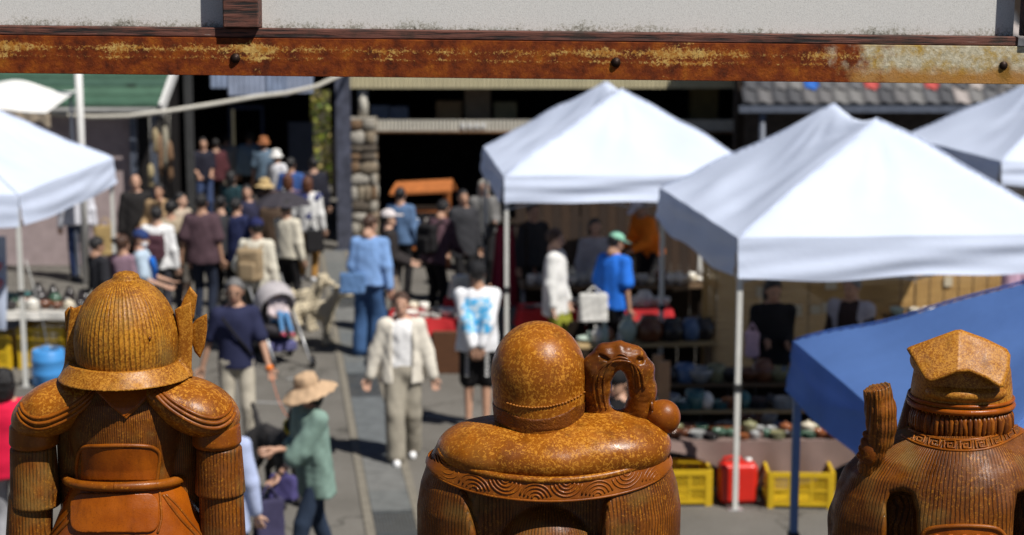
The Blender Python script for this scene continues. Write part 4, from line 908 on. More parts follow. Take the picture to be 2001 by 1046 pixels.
def person(label, pos, h=1.65, yaw=0., top=('tee', (.1,.1,.1)), bot=('pants', (.03,.03,.04)), hair=('short', 'black'), hat=None, a=None, b=None, lean=0., feet=((.09, .0), (-.09, .0)), look=(0., 0.), over=None, shoes=(.05,.05,.05), mask=False, glasses=False, pel=0., skin=None, fine=None, extra=None, group='people at the market'):
    NP[0] += 1; sd = NP[0]; k = h/1.7
    Y = pos[1]; far = Y > 23.5
    vx = .022 if far else .0165; vh = .010 if far else .0072; vf = .0075 if far else .0052
    vx, vh, vf = vx/k, vh/k, vf/k
    t = thing('person', label, 'person', (pos[0], pos[1], pos[2] if len(pos) > 2 else 0), R(yaw), group); t.scale = (k, k, k)
    sk = SKINS[sd % 3] if skin is None else SKINS[skin]
    HZ = .92 - pel
    LM = Matrix.Rotation(lean, 3, 'X'); hip = Vector((0, 0, HZ+.03))          # leaning forward is towards -Y
    up = lambda p: hip + LM @ (Vector(p) - Vector((0, 0, .95)))
    shl = {1: up((.165, 0, 1.375)), -1: up((-.165, 0, 1.375))}
    dh = {1: (.25, -.03, .82-pel), -1: (-.25, -.03, .82-pel)}
    hands = {1: a or dh[1], -1: b or dh[-1]}
    arm = {}
    for s_ in (1, -1):
        pole = Vector((.25*s_, 1.0, -.35)); el, wr = ik(shl[s_], hands[s_], .285, .255, pole); arm[s_] = (shl[s_], el, wr)
    leg = {}
    for s_, f in ((1, feet[0]), (-1, feet[1])):
        hp = Vector((.088*s_, 0, HZ-.02)); an = Vector((f[0], f[1], .085 + (f[2] if len(f) > 2 else 0)))
        kn, an = ik(hp, an, .425, .41, (0, -1, .05)); leg[s_] = (hp, kn, an)
    # --- skin: one continuous figure
    B = Sdf()
    B.u(rotp(lathef(0, 0, [(.88, .13), (1.0, .125), (1.2, .14), (1.34, .15), (1.41, .12), (1.47, .06)], .62), hip - LM @ Vector((0, 0, .95)), LM))
    B.u(ell((0, 0, HZ), (.14, .1, .11)), .05)
    for s_ in (1, -1):
        p, e, w_ = arm[s_]; B.u(cone(up((.03*s_, .01, 1.43)), p, .04, .042), .03); B.u(cone(p, e, .047, .04), .03).u(cone(e, w_, .040, .026), .01)
        p, kn, an = leg[s_]; B.u(cone(p, kn, .075, .052), .04).u(cone(kn, an, .054, .034), .015)
        B.u(cone(an, an + Vector((0, -.10, -.045)), .036, .026), .02)
    hc = up((0, 0, 1.585)); HM = LM @ Matrix.Rotation(look[0], 3, 'Z') @ Matrix.Rotation(look[1], 3, 'X')
    B.u(cone(up((0, .015, 1.42)), hc + HM @ Vector((0, .012, -.07)), .058, .05), .03)
    V, Q = B.surf(vx)
    # head at a finer grain
    T = lambda p: rotp(p, hc, HM)
    Hd = Sdf(); Hd.u(T(ell((0, .012, .022), (.073, .091, .094)))).u(T(ell((0, -.03, -.045), (.054, .058, .070))), .03)
    Hd.u(T(cone((0, .01, -.05), (0, .02, -.13), .05, .052)), .02)
    Hd.sub(T(ell((.03, -.097, .006), (.017, .013, .010))), .012).sub(T(ell((-.03, -.097, .006), (.017, .013, .010))), .012)
    Hd.u(T(cone((0, -.083, .008), (0, -.105, -.026), .008, .0125)), .008)
    for s_ in (1, -1): Hd.u(T(ell((.074*s_, .004, -.008), (.011, .02, .03))), .006)
    Hd.u(T(ell((0, -.086, -.066), (.02, .008, .0075))), .006)
    V2, Q2 = Hd.surf(vh); Vs, Qs, off = [V, V2], [Q, Q2 + len(V)], len(V)+len(V2)
    for s_ in (1, -1):
        p, e, w_ = arm[s_]; V3, Q3 = hand_sdf(w_, (w_-e), s_).surf(vf); Vs.append(V3); Qs.append(Q3+off); off += len(V3)
    mesh_np('body', np.concatenate(Vs), np.concatenate(Qs), sk, t)
    HM4 = Matrix.Translation(hc) @ HM.to_4x4()
    if abs(((yaw + math.degrees(look[0]) + 180) % 360) - 180) < 125:
        for s_ in (1, -1): MB().lathe([(.0001, -.008), (.007, -.004), (.009, 0), (.007, .004), (.0001, .008)], 8, HM4 @ Matrix.Translation((.03*s_, -.085, .004))).build('eye', M_EYE, t)
        if not mask: MB().lathe([(.0001, -.018), (.006, -.009), (.007, 0), (.006, .009), (.0001, .018)], 8, HM4 @ Matrix.Translation((0, -.088, -.067)) @ Matrix.Rotation(R(90), 4, 'Y')).build('mouth', M_LIP, t)
        if glasses:
            g = MB()
            for s_ in (1, -1): g.tube([HM4 @ Vector((.033*s_ + .024*math.cos(q), -.104, .004 + .017*math.sin(q))) for q in np.linspace(0, 6.283, 15)], .003, 5); g.tube([HM4 @ Vector((.057*s_, -.103, .008)), HM4 @ Vector((.077*s_, -.01, .01))], .0025, 5)
            g.tube([HM4 @ Vector((-.009, -.106, .008)), HM4 @ Vector((.009, -.106, .008))], .003, 5); g.build('glasses', M_EYE, t)
    if mask:
        mk = Sdf().u(T(ell((0, -.03, -.045), (.06, .065, .06)))); mk.cut(lambda x, y, z: np.maximum(*(lambda q: (q[1]+.03, q[2]+.012))([(HM[0][i]*(x-hc.x) + HM[1][i]*(y-hc.y) + HM[2][i]*(z-hc.z)) for i in range(3)])))
        mk.build('face_mask', vh, cloth((.75, .76, .78)), t)
    # --- hair
    kind, hcol = hair; mh = mat('hair_' + hcol, HAIRC[hcol], .45, .35, 60., .5, 150., stretch=(3, 3, 1)); inv = lambda x, y, z: [(HM[0][i]*(x-hc.x) + HM[1][i]*(y-hc.y) + HM[2][i]*(z-hc.z)) for i in range(3)]
    if kind != 'none':
        hr = Sdf(); hr.u(T(ell((0, .018, .03), (.085, .1, .099))))
        if kind in ('long', 'bob'): hr.u(T(ell((0, .035, -.05 if kind == 'bob' else -.11), (.092, .078, .12 if kind == 'bob' else .19))), .03)
        if kind == 'bun': hr.u(T(ell((0, .085, .07), (.04, .04, .04))), .02)
        ln = (-.15 if kind == 'bob' else -.3) if kind in ('bob', 'long') else -.085
        def cutf(x, y, z):
            q = inv(x, y, z); fr = -(q[1]*.8 + (q[2]-.045)*.6 + .035) if kind in ('short', 'bun') else -(q[1] + np.clip((q[2]-.03)*.9, -.02, .1) + .028)
            return np.maximum(fr, ln - q[2])
        hr.cut(cutf).disp(wav(sd, 70, .0035)); hr.build('hair', vh, mh, t)
    if hat:
        hk, hcl = hat; ht = Sdf(); mh = cloth(hcl)
        if hk == 'cap':
            ht.u(T(ell((0, .012, .045), (.087, .105, .09)))).u(T(ell((0, -.125, .05), (.068, .075, .012))), .012)
            ht.cut(lambda x, y, z: (.028 - inv(x, y, z)[2]))
        elif hk == 'turned cap':
            ht.u(T(ell((0, .012, .045), (.087, .105, .09)))).cut(lambda x, y, z: (.02 - inv(x, y, z)[2]))
        else:
            br, dp = {'bucket': (.135, .05), 'wide': (.21, .075), 'straw': (.17, .045)}[hk]
            ht.u(T(lathef(0, .012, [(.03, .092), (.09, .09), (.125, .078), (.142, .05), (.147, .01)], 1.12)))
            ht.u(T(lathef(0, .012, [(.045-dp, br), (.052-dp, br), (.048, .09), (.056, .085)], 1.1)), .01)
            ht.disp(wav(sd+3, 22, .006))
        ht.build('hat', vh*.95, mh, t)
    # --- clothes
    def garment(nm, g, col, seed, vox=None): g.disp(wav(seed, 24, .0038, (1, 1, .55))).disp(wav(seed+50, 60, .0016, (1, 1, .5))); return g.build(nm, vox or vx*.95, col if not isinstance(col, tuple) else cloth(col), t)
    fr = hip - LM @ Vector((0, 0, .95))
    def upper(kind, loose, hem, grow=0.):
        g = Sdf(); q = loose + grow
        g.u(rotp(lathef(0, 0, [(hem, .150+q*1.6), (1.0, .148+q*1.3), (1.18, .155+q), (1.32, .162+q*.7), (1.385, .146+q*.5), (1.43, .10+q*.3), (1.465, .06)], .66), fr, LM))
        for s_ in (1, -1):
            p, e, w_ = arm[s_]
            g.u(cone(up((.05*s_, .01, 1.40)), p, .05+q*.15, .052+q*.35), .03)
            if kind == 'vest': g.u(cone(p, p.lerp(e, .12), .064+q*.5, .06+q*.5), .03)
            elif kind == 'tee': m_ = p.lerp(e, .82); g.u(cone(p, m_, .056+q*.4, .058+q*.7), .03)
            elif kind == 'half': m_ = e.lerp(w_, .3); g.u(cone(p, e, .058+q*.4, .058+q*.7), .03).u(cone(e, m_, .056+q*.7, .056+q*.7), .02)
            else: g.u(cone(p, e, .055+q*.35, .048+q*.6), .03).u(cone(e, e.lerp(w_, .93), .048+q*.6, .036+q*.45), .02)
        return g
    tk, tcol = top[0], top[1]; loose = top[2] if len(top) > 2 else .012; hem = top[3] if len(top) > 3 else .86
    # --- lower garment
    bk, bcol = bot[0], bot[1]; g = Sdf(); g.u(ell((0, 0, HZ+.01), (.158, .118, .125)))
    if bk == 'skirt': g.u(lathef(0, 0, [(.35, .25), (.6, .21), (.9, .15)], .8), .04)
    else:
        r0, r1, r2 = {'pants': (.088, .068, .055), 'wide': (.105, .098, .098), 'shorts': (.105, .095, .09)}[bk]
        for s_ in (1, -1):
            p, kn, an = leg[s_]; g.u(cone(p, kn, r0, r1), .04)
            if bk != 'shorts': g.u(cone(kn, kn.lerp(an, .97), r1, r2), .02)
    garment({'skirt': 'skirt', 'shorts': 'shorts'}.get(bk, 'trousers'), g, bcol, sd+7)
    shirt = upper(tk, loose, hem); garment('shirt', shirt, tcol, sd)
    if over:
        ok_, oc, ol, oh = over; g = upper(ok_, ol, oh, .018)
        if ok_ != 'shut': g.sub(rotp(prismf([(-.075, .5), (.075, .5), (.10, 1.2), (.085, 1.5), (-.085, 1.5), (-.10, 1.2)], -.6, -.02), fr, LM), .015)
        garment({'vest': 'vest'}.get(ok_, 'jacket'), g, oc, sd+21)
    for s_ in (1, -1):
        p, kn, an = leg[s_]; f = Sdf().u(cone((an.x, an.y+.02, an.z-.05), (an.x, an.y-.13, an.z-.055), .042, .036)).u(cone((an.x, an.y+.01, an.z-.05), (an.x, an.y, an.z), .042, .04), .03)
        f.cut(lambda x, y, z: an.z-.085-z); f.build('shoe', vh*1.3, cloth(shoes), t)
    if extra: extra(t, dict(arm=arm, hc=hc, HM4=HM4, shirt=shirt, up=up, M=Matrix.Translation(t.location) @ Matrix.Rotation(R(yaw), 4, 'Z') @ Matrix.Scale(k, 4)))
    return t
def at(u, vt, h): p = atZ(u, vt, h); return (p.x, p.y)
def worldof(G, p): return G['M'] @ Vector(p)
# --- bags (each a thing of its own)
def bag(name, label, w, c, W=.3, H=.32, D=.1, yaw=0., strap=None, cat='bag'):
    "hangs from the point w"
    w = Vector(w); t = thing(name, label, cat, (w.x, w.y, w.z), R(yaw)); m_ = cloth(c); sl = strap if strap is not None else .18
    f = lambda x, y, z: np.sqrt(sum(np.maximum(np.abs(q)-h_, 0)**2 for q, h_ in ((x/(1 - .35*(z+sl)/H*0), W/2-.04), (y*(1.4 + 1.6*np.clip((z+sl+H)/H, 0, 1))*.7, D/2-.02), (z+sl+H/2, H/2-.03)))) - .03
    d = Sdf().u((f, np.array([-W/2-.03, -D-.03, -sl-H-.02]), np.array([W/2+.03, D+.03, -sl+.02]))).disp(wav(int(W*1000+H*77), 24, .006)); d.build('pouch', .014, m_, t)
    for s_ in (1, -1): MB().tube([(-W*.28, s_*D*.2, -sl-.02), (-W*.16, s_*.01, -.05), (0, s_*.004, 0), (W*.16, s_*.01, -.05), (W*.28, s_*D*.2, -sl-.02)], .009, 6).build('strap', m_, t)
    return t
def backpack(label, G, c, W=.3, H=.42, D=.15):
    M_ = G['M']; base = G['up']((0, .115, 1.16)); w = M_ @ Vector(base); t = thing('backpack', label, 'backpack', tuple(w), M_.to_euler().z); t.scale = M_.to_scale(); m_ = cloth(c)
    f = lambda x, y, z: np.sqrt(sum(np.maximum(np.abs(q)-h_, 0)**2 for q, h_ in ((x, W/2-.05), (y-D/2-.02, D/2-.05), (z, H/2-.07)))) - .055
    Sdf().u((f, np.array([-W/2-.02, -.03, -H/2-.02]), np.array([W/2+.02, D+.06, H/2+.02]))).disp(wav(int(W*999), 20, .005)).build('sack', .015, m_, t)
    g = lambda x, y, z: np.sqrt(sum(np.maximum(np.abs(q)-h_, 0)**2 for q, h_ in ((x, W/2-.08), (y-D-.03, .015), (z+H*.18, H/2*.4)))) - .03
    Sdf().u((g, np.array([-W/2, D-.05, -H/2]), np.array([W/2, D+.1, .1]))).build('front_pocket', .014, m_, t)
    for s_ in (1, -1): MB().tube([(.09*s_, .02, H*.4), (.11*s_, -.06, H*.55), (.12*s_, -.2, H*.5), (.13*s_, -.25, H*.2), (.13*s_, -.2, -.08), (.11*s_, -.03, -.2)], .016, 7).build('strap', m_, t)
    return t
W_, K_, N_, J_ = (.74,.73,.71), (.014,.013,.014), (.022,.026,.07), (.035,.06,.13)

# --- the walking woman in the open cream cardigan
person('woman in open cream cardigan and wide grey trousers walking towards us', (-1.045, 15.66), 1.62, 6, ('vest', (.80,.79,.78), .006, .90), ('wide', (.30,.27,.215)), ('short', 'brown'), over=('long', (.66,.61,.52), .034, .80), a=(.31, -.06, .84), b=(-.33, -.02, .84), feet=((.10, .14), (-.07, -.17)), look=(-.12, -.02), shoes=(.8,.8,.8), skin=0)
# --- man in navy t-shirt with a dog on a leash
NAVY = {}
def nx(t, G):
    NAVY['G'] = G
    MB().tube([G['up']((-.13, -.13, 1.36)), G['up']((.0, -.145, 1.18)), G['up']((.15, -.10, .98))], .014, 6).build('strap', cloth(K_), t)
    w_ = G['arm'][1][2]; e_ = G['arm'][1][1]; d = (w_-e_).normalized()
    MB().tube([w_ - d*.005, w_ + d*.035], .037, 10).build('wrist_band', cloth((.75, .2, .04)), t)
person('man in navy t-shirt and glasses holding an orange leash', at(458, 546, 1.72), 1.72, 12, ('tee', (.022,.025,.062), .02, .86), ('pants', (.40,.36,.29)), ('short', 'grey'), a=(.30, -.20, .86), b=(-.32, .06, .85), feet=((.1, -.1), (-.1, .1)), look=(-.15, .05), glasses=True, skin=1, extra=nx)
# --- woman in green shirt and wide hat
GRN = {}
def gx(t, G):
    GRN['G'] = G
    for s_ in (1,):
        e_, w_ = G['arm'][s_][1], G['arm'][s_][2]; q = e_.lerp(w_, .3)
        for k in range(6): MB().tube([e_.lerp(w_, .36+.05*k), e_.lerp(w_, .385+.05*k)], .05-.002*k, 10).build('striped_cuff', cloth((.7,.7,.68) if k % 2 else K_), t)
        MB().tube([e_.lerp(w_, .93), e_.lerp(w_, .99)], .034, 10).build('watch', cloth(K_), t)
person('woman in loose green shirt and wide beige hat with a face mask', (atZ(612, 740, 1.55).x, 12.35), 1.58, -58, ('half', (.20,.295,.25), .045, .72), ('pants', (.022,.034,.06)), ('bob', 'black'), hat=('wide', (.50,.34,.21)), a=(.02, -.36, .88), b=(-.10, -.30, 1.10), feet=((.09, -.24), (-.09, .2)), look=(-.05, .18), lean=.08, mask=True, skin=0, extra=gx)
bag('shoulder_pouch', 'small purple-blue pouch at the hip of the woman in green', worldof(GRN['G'], (.05, -.30, .98)), (.07,.06,.17), .24, .2, .1, -20, .04)
# --- close figures half hidden by the warrior
person('long-haired person in light blue shirt behind the helmeted statue', at(434, 786, 1.58), 1.58, 165, ('long', (.40,.46,.66), .03, .7), ('pants', (.05,.05,.07)), ('long', 'brown'), a=(.27, -.06, .82), skin=2)
p = atZ(524, 955, .9); bag('hand_bag', 'dark purple bag carried beside the light blue shirt', (p.x, p.y, .93), (.045,.04,.085), .24, .36, .12, 30, .1)
person('person in bright red shirt at the left edge of the view', at(6, 720, 1.6), 1.6, 190, ('tee', (.68,.012,.055), .03, .80), ('pants', (.33,.33,.35)), ('bob', 'black'), skin=0)
# --- denim jacket
DEN = {}
person('person in denim jacket and jeans with back turned, head bowed', (-1.74, 20.3), 1.74, 172, ('long', (.18,.31,.57), .045, .86), ('wide', (.045,.10,.22)), ('short', 'brown'), a=(.16, -.26, 1.02), b=(-.26, .05, .80), lean=.16, look=(-.5, .35), feet=((.12, .02), (-.10, .08)), shoes=(.42,.55,.68), extra=lambda t, G: DEN.update(G=G))
p = atZ(708, 545, 1.0); bag('shoulder_bag', 'blue denim shoulder bag hanging on the denim-jacket person', tuple(worldof(DEN['G'], (.17, .13, 1.08))), (.10,.19,.36), .34, .26, .12, 172, .04)
# --- white long-sleeve with blue print, hands behind the back
def px(t, G):
    V, Q = G['shirt'].surf(.0165); cen = V[Q].mean(1); keep = (cen[:,1] > .03) & (np.abs(cen[:,0]) < .14 + .02*np.sin(cen[:,2]*60)) & (cen[:,2] > 1.02) & (cen[:,2] < 1.36)
    Q = Q[keep]; V = V.copy(); V[:,1] += .006
    m_ = bpy.data.materials.new('shirt_print'); n, l, b = nodes_of(m_); tc = n.new('ShaderNodeTexCoord'); nz = n.new('ShaderNodeTexNoise'); nz.inputs['Scale'].default_value = 26; nz.inputs['Detail'].default_value = 4; l.new(tc.outputs['Object'], nz.inputs['Vector'])
    r = n.new('ShaderNodeValToRGB'); e = r.color_ramp.elements; e[0].position = .42; e[0].color = (.05, .38, .72, 1); e[1].position = .6; e[1].color = (.6, .74, .85, 1); k = e.new(.5); k.color = (.16, .5, .78, 1); l.new(nz.outputs['Fac'], r.inputs[0]); l.new(r.outputs[0], b.inputs['Base Color']); b.inputs['Roughness'].default_value = .8
    u_, iv = np.unique(Q, return_inverse=True); mesh_np('shirt_print', V[u_], iv.reshape(Q.shape), m_, t)
    for s_ in (1, -1):
        for j in range(7):
            z = .80 - .04*j; MB().box((.10*s_-.018, .113+.0*j, z), (.10*s_+.018, .12, z+.02)).build('shorts_lettering', cloth(W_), t)
person('man in white long-sleeved shirt with blue print, black cap and shorts', at(932, 513, 1.72), 1.72, 180, ('long', (.78,.78,.80), .042, .80), ('shorts', K_), ('short', 'black'), hat=('turned cap', (.018,.018,.02)), a=(.035, .19, .86), b=(-.035, .21, .84), skin=1, extra=px, shoes=(.1,.1,.1))
# --- left crowd
BR = {}
person('man in dark brown-purple t-shirt seen from behind', at(393, 379, 1.76), 1.76, 172, ('tee', (.082,.048,.058), .05, .80), ('pants', (.02,.026,.045)), ('short', 'black'), a=(.3, .02, .82), skin=1)
person('person in navy cap and cream shirt wearing a tan backpack', at(500, 428, 1.68), 1.68, 165, ('long', (.60,.56,.46), .035, .82), ('wide', (.07,.065,.045)), ('short', 'black'), hat=('cap', (.02,.024,.09)), look=(.9, .1), a=(.24, -.15, .95), extra=lambda t, G: backpack('tan backpack on the person in cream shirt', G, (.30,.22,.13), .32, .44))
UM = {}
person('person under the black umbrella with cream sleeves', at(560, 392, 1.6), 1.6, 150, ('long', (.62,.57,.46), .03, .86), ('pants', K_), ('short', 'black'), a=(.10, -.22, 1.30), extra=lambda t, G: UM.update(G=G))
hp = worldof(UM['G'], (.10, -.22, 1.28)); um = thing('umbrella', 'open black umbrella held above the left crowd', 'umbrella', tuple(hp))
def uc(a_, b_): an = a_*2*math.pi; sc = 1 - .05*abs(math.sin(an*4)); rr = .40*b_*sc; return (rr*math.cos(an)-.1, rr*math.sin(an), .50 - .17*b_**1.9 + .0*b_ - .02*b_*abs(math.sin(an*4)))
MB().grid(uc, 48, 8).build('canopy', cloth((.045,.04,.048)), um); MB().tube([(-.005, 0, -.08), (-.1, 0, .55)], .007, 6).build('shaft', M_TRUSS, um)
for k in range(8): q = k*math.pi/4; MB().tube([(uc(k/8, b_/6)[0], uc(k/8, b_/6)[1], uc(k/8, b_/6)[2]-.008) for b_ in range(7)], .003, 5).build('rib', M_TRUSS, um)
MB().tube([(0, 0, -.1), (0, 0, -.02)], .014, 8).build('handle', M_PLANKD, um)
person('woman with brown hair, navy vest over white shirt and ochre trousers', (-3.15, 25.9), 1.62, 170, ('long', (.70,.69,.67), .03, .80), ('pants', (.33,.17,.045)), ('bob', 'auburn'), over=('vest', (.03,.04,.14), .01, 1.05), a=(.28, -.03, .83), shoes=(.7,.7,.7), feet=((.13, 0), (-.11, .1)))
p = atZ(632, 400, 1.05); bag('hand_bag', 'black bag with thin straps beside the ochre trousers', (p.x, 25.7, 1.02), K_, .3, .34, .12, 20, .2)
person('brown-haired person in plain purple shirt in the left crowd', at(563, 341, 1.62), 1.62, 168, ('tee', (.13,.085,.12), .03, .85), ('pants', K_), ('bob', 'auburn'))
person('person in straw hat in the middle of the left crowd', at(517, 346, 1.62), 1.58, 200, ('tee', (.06,.05,.045), .02, .86), ('pants', K_), ('bob', 'brown'), hat=('straw', (.50,.36,.17)))
person('person in white bucket hat and white shirt near the passage', at(540, 288, 1.62), 1.56, 150, ('long', (.72,.72,.76), .03, .8), ('pants', (.2,.22,.3)), ('short', 'black'), hat=('bucket', (.78,.77,.75)))
person('person in orange-brown hat and grey-blue shirt near the passage', at(515, 263, 1.7), 1.64, 170, ('tee', (.13,.19,.26), .04, .82), ('pants', (.05,.05,.06)), ('short', 'brown'), hat=('bucket', (.36,.14,.06)))
person('person in light blue shirt with dark bag strap near the doorway', at(487, 257, 1.7), 1.7, 185, ('long', (.24,.36,.48), .03, .84), ('pants', K_), ('short', 'black'))
person('person in pale grey blouse and dark green trousers in the passage', at(442, 262, 1.62), 1.62, 175, ('long', (.46,.46,.45), .045, .86), ('wide', (.018,.04,.028)), ('short', 'black'), a=(.3, 0, .9))
p = atZ(430, 345, .55); bag('tote_bag', 'large beige tote carried beside the dark green trousers', (atY(428, 318, 33.2).x, 33.2, .95), (.42,.36,.28), .34, .42, .12, 0, .15)
person('person in dark navy shirt and jeans standing at the passage left', at(396, 270, 1.68), 1.68, 20, ('tee', (.018,.018,.03), .03, .86), ('pants', (.04,.06,.13)), ('short', 'black'), a=(.10, -.26, 1.0), b=(-.12, -.24, .98))
person('dark-haired person in blue shirt before the notice board', at(568, 309, 1.66), 1.66, 170, ('tee', (.04,.09,.26), .03, .85), ('pants', K_), ('short', 'black'))
person('person in black jacket at the right side of the left crowd', at(612, 308, 1.66), 1.66, 190, ('long', (.02,.02,.03), .03, .84), ('pants', K_), ('short', 'black'))
person('person in navy jacket standing left of the cream backpack wearer', at(462, 388, 1.58), 1.58, 150, ('long', (.022,.028,.08), .045, .75), ('pants', K_), ('short', 'black'))
person('dark-haired woman facing us behind the navy jacket', at(482, 362, 1.6), 1.6, 10, ('long', (.03,.03,.06), .03, .85), ('pants', K_), ('long', 'black'), skin=0)
person('dark-haired woman in beige top turning to the right', at(353, 377, 1.6), 1.6, 70, ('long', (.42,.34,.26), .035, .82), ('skirt', (.08,.07,.06)), ('long', 'black'), skin=2)
person('woman in camel coat raising a hand to her mouth', at(310, 360, 1.6), 1.6, -10, ('long', (.36,.24,.13), .045, .7), ('pants', K_), ('bob', 'black'), a=(.06, -.16, 1.42), b=(-.22, -.2, 1.05), skin=1)
person('bald man in black coat beside the left tent leg', at(264, 342, 1.7), 1.7, 15, ('long', (.02,.018,.018), .045, .6), ('pants', K_), ('none', 'black'), skin=0)
p = atZ(205, 425, .8); bag('paper_bag', 'tan paper bag left of the black coat', (atY(203, 390, 25.4).x, 25.4, 1.05), (.40,.28,.12), .34, .46, .16, 0, .12)
person('person in white shirt with a maroon backpack in the left crowd', at(306, 404, 1.62), 1.62, 178, ('long', (.70,.70,.70), .035, .84), ('pants', (.04,.04,.05)), ('short', 'black'), extra=lambda t, G: backpack('dark maroon backpack on the white shirt', G, (.07,.03,.04), .27, .38))
person('person in navy cap and face mask with light blue shirt', at(275, 447, 1.62), 1.6, 95, ('tee', (.44,.54,.64), .035, .84), ('pants', (.1,.1,.12)), ('short', 'brown'), hat=('turned cap', (.025,.045,.14)), mask=True, a=(.16, -.30, 1.02), b=(-.14, -.28, 1.0), look=(-.2, .2), extra=lambda t, G: MB().tube([G['up']((-.12, -.14, 1.36)), G['up']((-.02, -.16, 1.2)), G['up']((.1, -.13, 1.02))], .035, 7).build('blue_strap', cloth((.02,.16,.62)), t))
person('person in mauve top behind the navy cap', at(240, 460, 1.55), 1.55, 150, ('long', (.25,.16,.20), .04, .84), ('pants', K_), ('short', 'brown'))
person('dark-haired youth in black t-shirt at the left pottery table', at(190, 464, 1.52), 1.52, 130, ('tee', (.02,.02,.024), .03, .84), ('pants', (.03,.03,.035)), ('short', 'black'), a=(.12, -.24, .95), look=(-.1, .25), skin=1)
person('person in white shirt and dark jeans under the left tent edge', (-6.72, 25.9), 1.72, 195, ('long', (.66,.66,.72), .035, .86), ('pants', (.025,.04,.10)), ('short', 'black'))
person('person in black with a red bag at the far left', (atZ(80, 480, 0).x, 28.2), 1.6, 170, ('long', K_, .03, .8), ('pants', K_), ('short', 'black'))
bag('tote_bag', 'red bag carried by the person in black at the far left', (atY(92, 415, 27.9).x, 27.9, 1.1), (.52,.02,.025), .26, .36, .12, 0, .12)
person('person in charcoal hoodie between the brown t-shirt and the navy jacket', at(430, 384, 1.6), 1.6, 160, ('long', (.05,.05,.055), .035, .82), ('pants', K_), ('short', 'black'), look=(.5, .1))
person('person in beige jacket behind the white shirt in the left crowd', at(332, 392, 1.64), 1.64, 195, ('long', (.33,.27,.19), .035, .8), ('pants', (.05,.05,.06)), ('short', 'black'))
person('person in dark teal jumper left of the straw hat', at(452, 334, 1.6), 1.6, 150, ('long', (.02,.05,.06), .03, .84), ('pants', K_), ('bob', 'black'))
person('person in dull maroon jumper deep in the passage', at(420, 272, 1.6), 1.6, 200, ('long', (.08,.025,.03), .03, .84), ('pants', K_), ('short', 'black'))
person('person in black beanie and brown coat behind the umbrella', at(536, 372, 1.62), 1.62, 185, ('long', (.07,.045,.03), .04, .75), ('pants', K_), ('bob', 'brown'))
person('person in dark grey coat right of the orange wooden stand', at(905, 372, 1.64), 1.64, 20, ('long', (.04,.04,.045), .04, .72), ('pants', K_), ('short', 'black'))
# --- middle crowd
person('man in white cap and dark clothes behind the denim jacket', at(760, 408, 1.66), 1.64, 95, ('long', (.03,.025,.025), .03, .84), ('pants', (.26,.21,.17)), ('short', 'black'), hat=('cap', (.62,.56,.55)), a=(.14, -.28, 1.0), b=(-.14, -.26, 1.0))
person('person in blue denim top by the orange wooden stand', (atY(783, 400, 24.4).x, 24.4), 1.62, 160, ('long', (.10,.17,.30), .03, .84), ('pants', K_), ('short', 'black'))
person('person in dark mauve shirt with black backpack leaning over the dishes', at(848, 408, 1.56), 1.68, 140, ('long', (.10,.055,.068), .045, .82), ('pants', K_), ('short', 'black'), lean=.3, a=(.24, -.42, .95), b=(-.1, -.42, .95), look=(.1, .2), extra=lambda t, G: backpack('black backpack on the dark mauve shirt', G, K_, .3, .42))
person('silver-haired person in grey jacket and black trousers before the dark shop', at(945, 352, 1.66), 1.66, 8, ('long', (.09,.09,.09), .03, .86), ('pants', K_), ('bob', 'silver'), a=(.14, -.24, 1.08), b=(-.16, -.2, 1.06), skin=0, over=('long', (.16,.155,.15), .03, .9))
person('woman in white blouse and olive trousers at the red cloth table', at(1086, 448, 1.72), 1.72, 75, ('long', (.72,.71,.68), .045, .72), ('wide', (.25,.26,.03)), ('short', 'brown'), a=(.18, -.1, .85), look=(.1, .15), skin=2)
C2 = {}
person('person in green cap and bright blue t-shirt at the red cloth table', at(1196, 452, 1.72), 1.70, 135, ('tee', (.022,.16,.66), .045, .82), ('pants', (.05,.05,.06)), ('short', 'black'), hat=('cap', (.24,.50,.37)), a=(.20, -.2, .92), look=(-.2, .3), lean=.12, skin=1, extra=lambda t, G: C2.update(G=G))
p = atY(1160, 560, 18.95); bag('tote_bag', 'white cloth tote beside the bright blue t-shirt', (p.x, 18.95, p.z), (.60,.585,.55), .36, .36, .12, 10, .08)
person('stallholder in orange shirt and white cap bending over the cups', at(1275, 402, 1.5), 1.66, -55, ('long', (.85,.2,.015), .035, .84), ('pants', K_), ('short', 'black'), hat=('cap', (.60,.56,.62)), lean=.42, a=(.14, -.46, .96), b=(-.14, -.46, .98), look=(0, .3), skin=1)
person('person in light grey top in the shade behind the cups table', at(1163, 428, 1.58), 1.58, 15, ('long', (.34,.33,.36), .03, .84), ('pants', K_), ('bob', 'black'), a=(.14, -.26, 1.0))
person('person in dark clothes in the shade at the left of the middle tent', at(1042, 398, 1.64), 1.64, 30, ('long', (.03,.028,.03), .035, .84), ('pants', K_), ('short', 'black'))
# --- right stall
person('stallholder in black with dark fringe and folded hands', at(1512, 545, 1.66), 1.66, 5, ('long', (.014,.013,.014), .035, .84), ('pants', K_), ('bob', 'black'), a=(.10, -.2, 1.08), b=(-.12, -.2, 1.1), look=(.1, .28), skin=1)
p = atY(1470, 640, 16.0); bag('plastic_bag', 'small pink and white plastic bag in front of the black-clad stallholder', (p.x, 15.98, p.z+.05), (.62,.42,.5), .16, .26, .08, 0, .08)
person('grey-haired stallholder in pale vest before the reed screen', at(1665, 539, 1.68), 1.68, -30, ('long', (.035,.022,.022), .03, .84), ('pants', K_), ('short', 'grey'), over=('vest', (.36,.34,.38), .02, .9), look=(-.3, .15), skin=1)
person('person in pink shirt at the right edge behind the tents', at(1976, 462, 1.5), 1.5, 165, ('tee', (.62,.40,.52), .03, .80), ('pants', (.1,.15,.3)), ('bob', 'brown'))
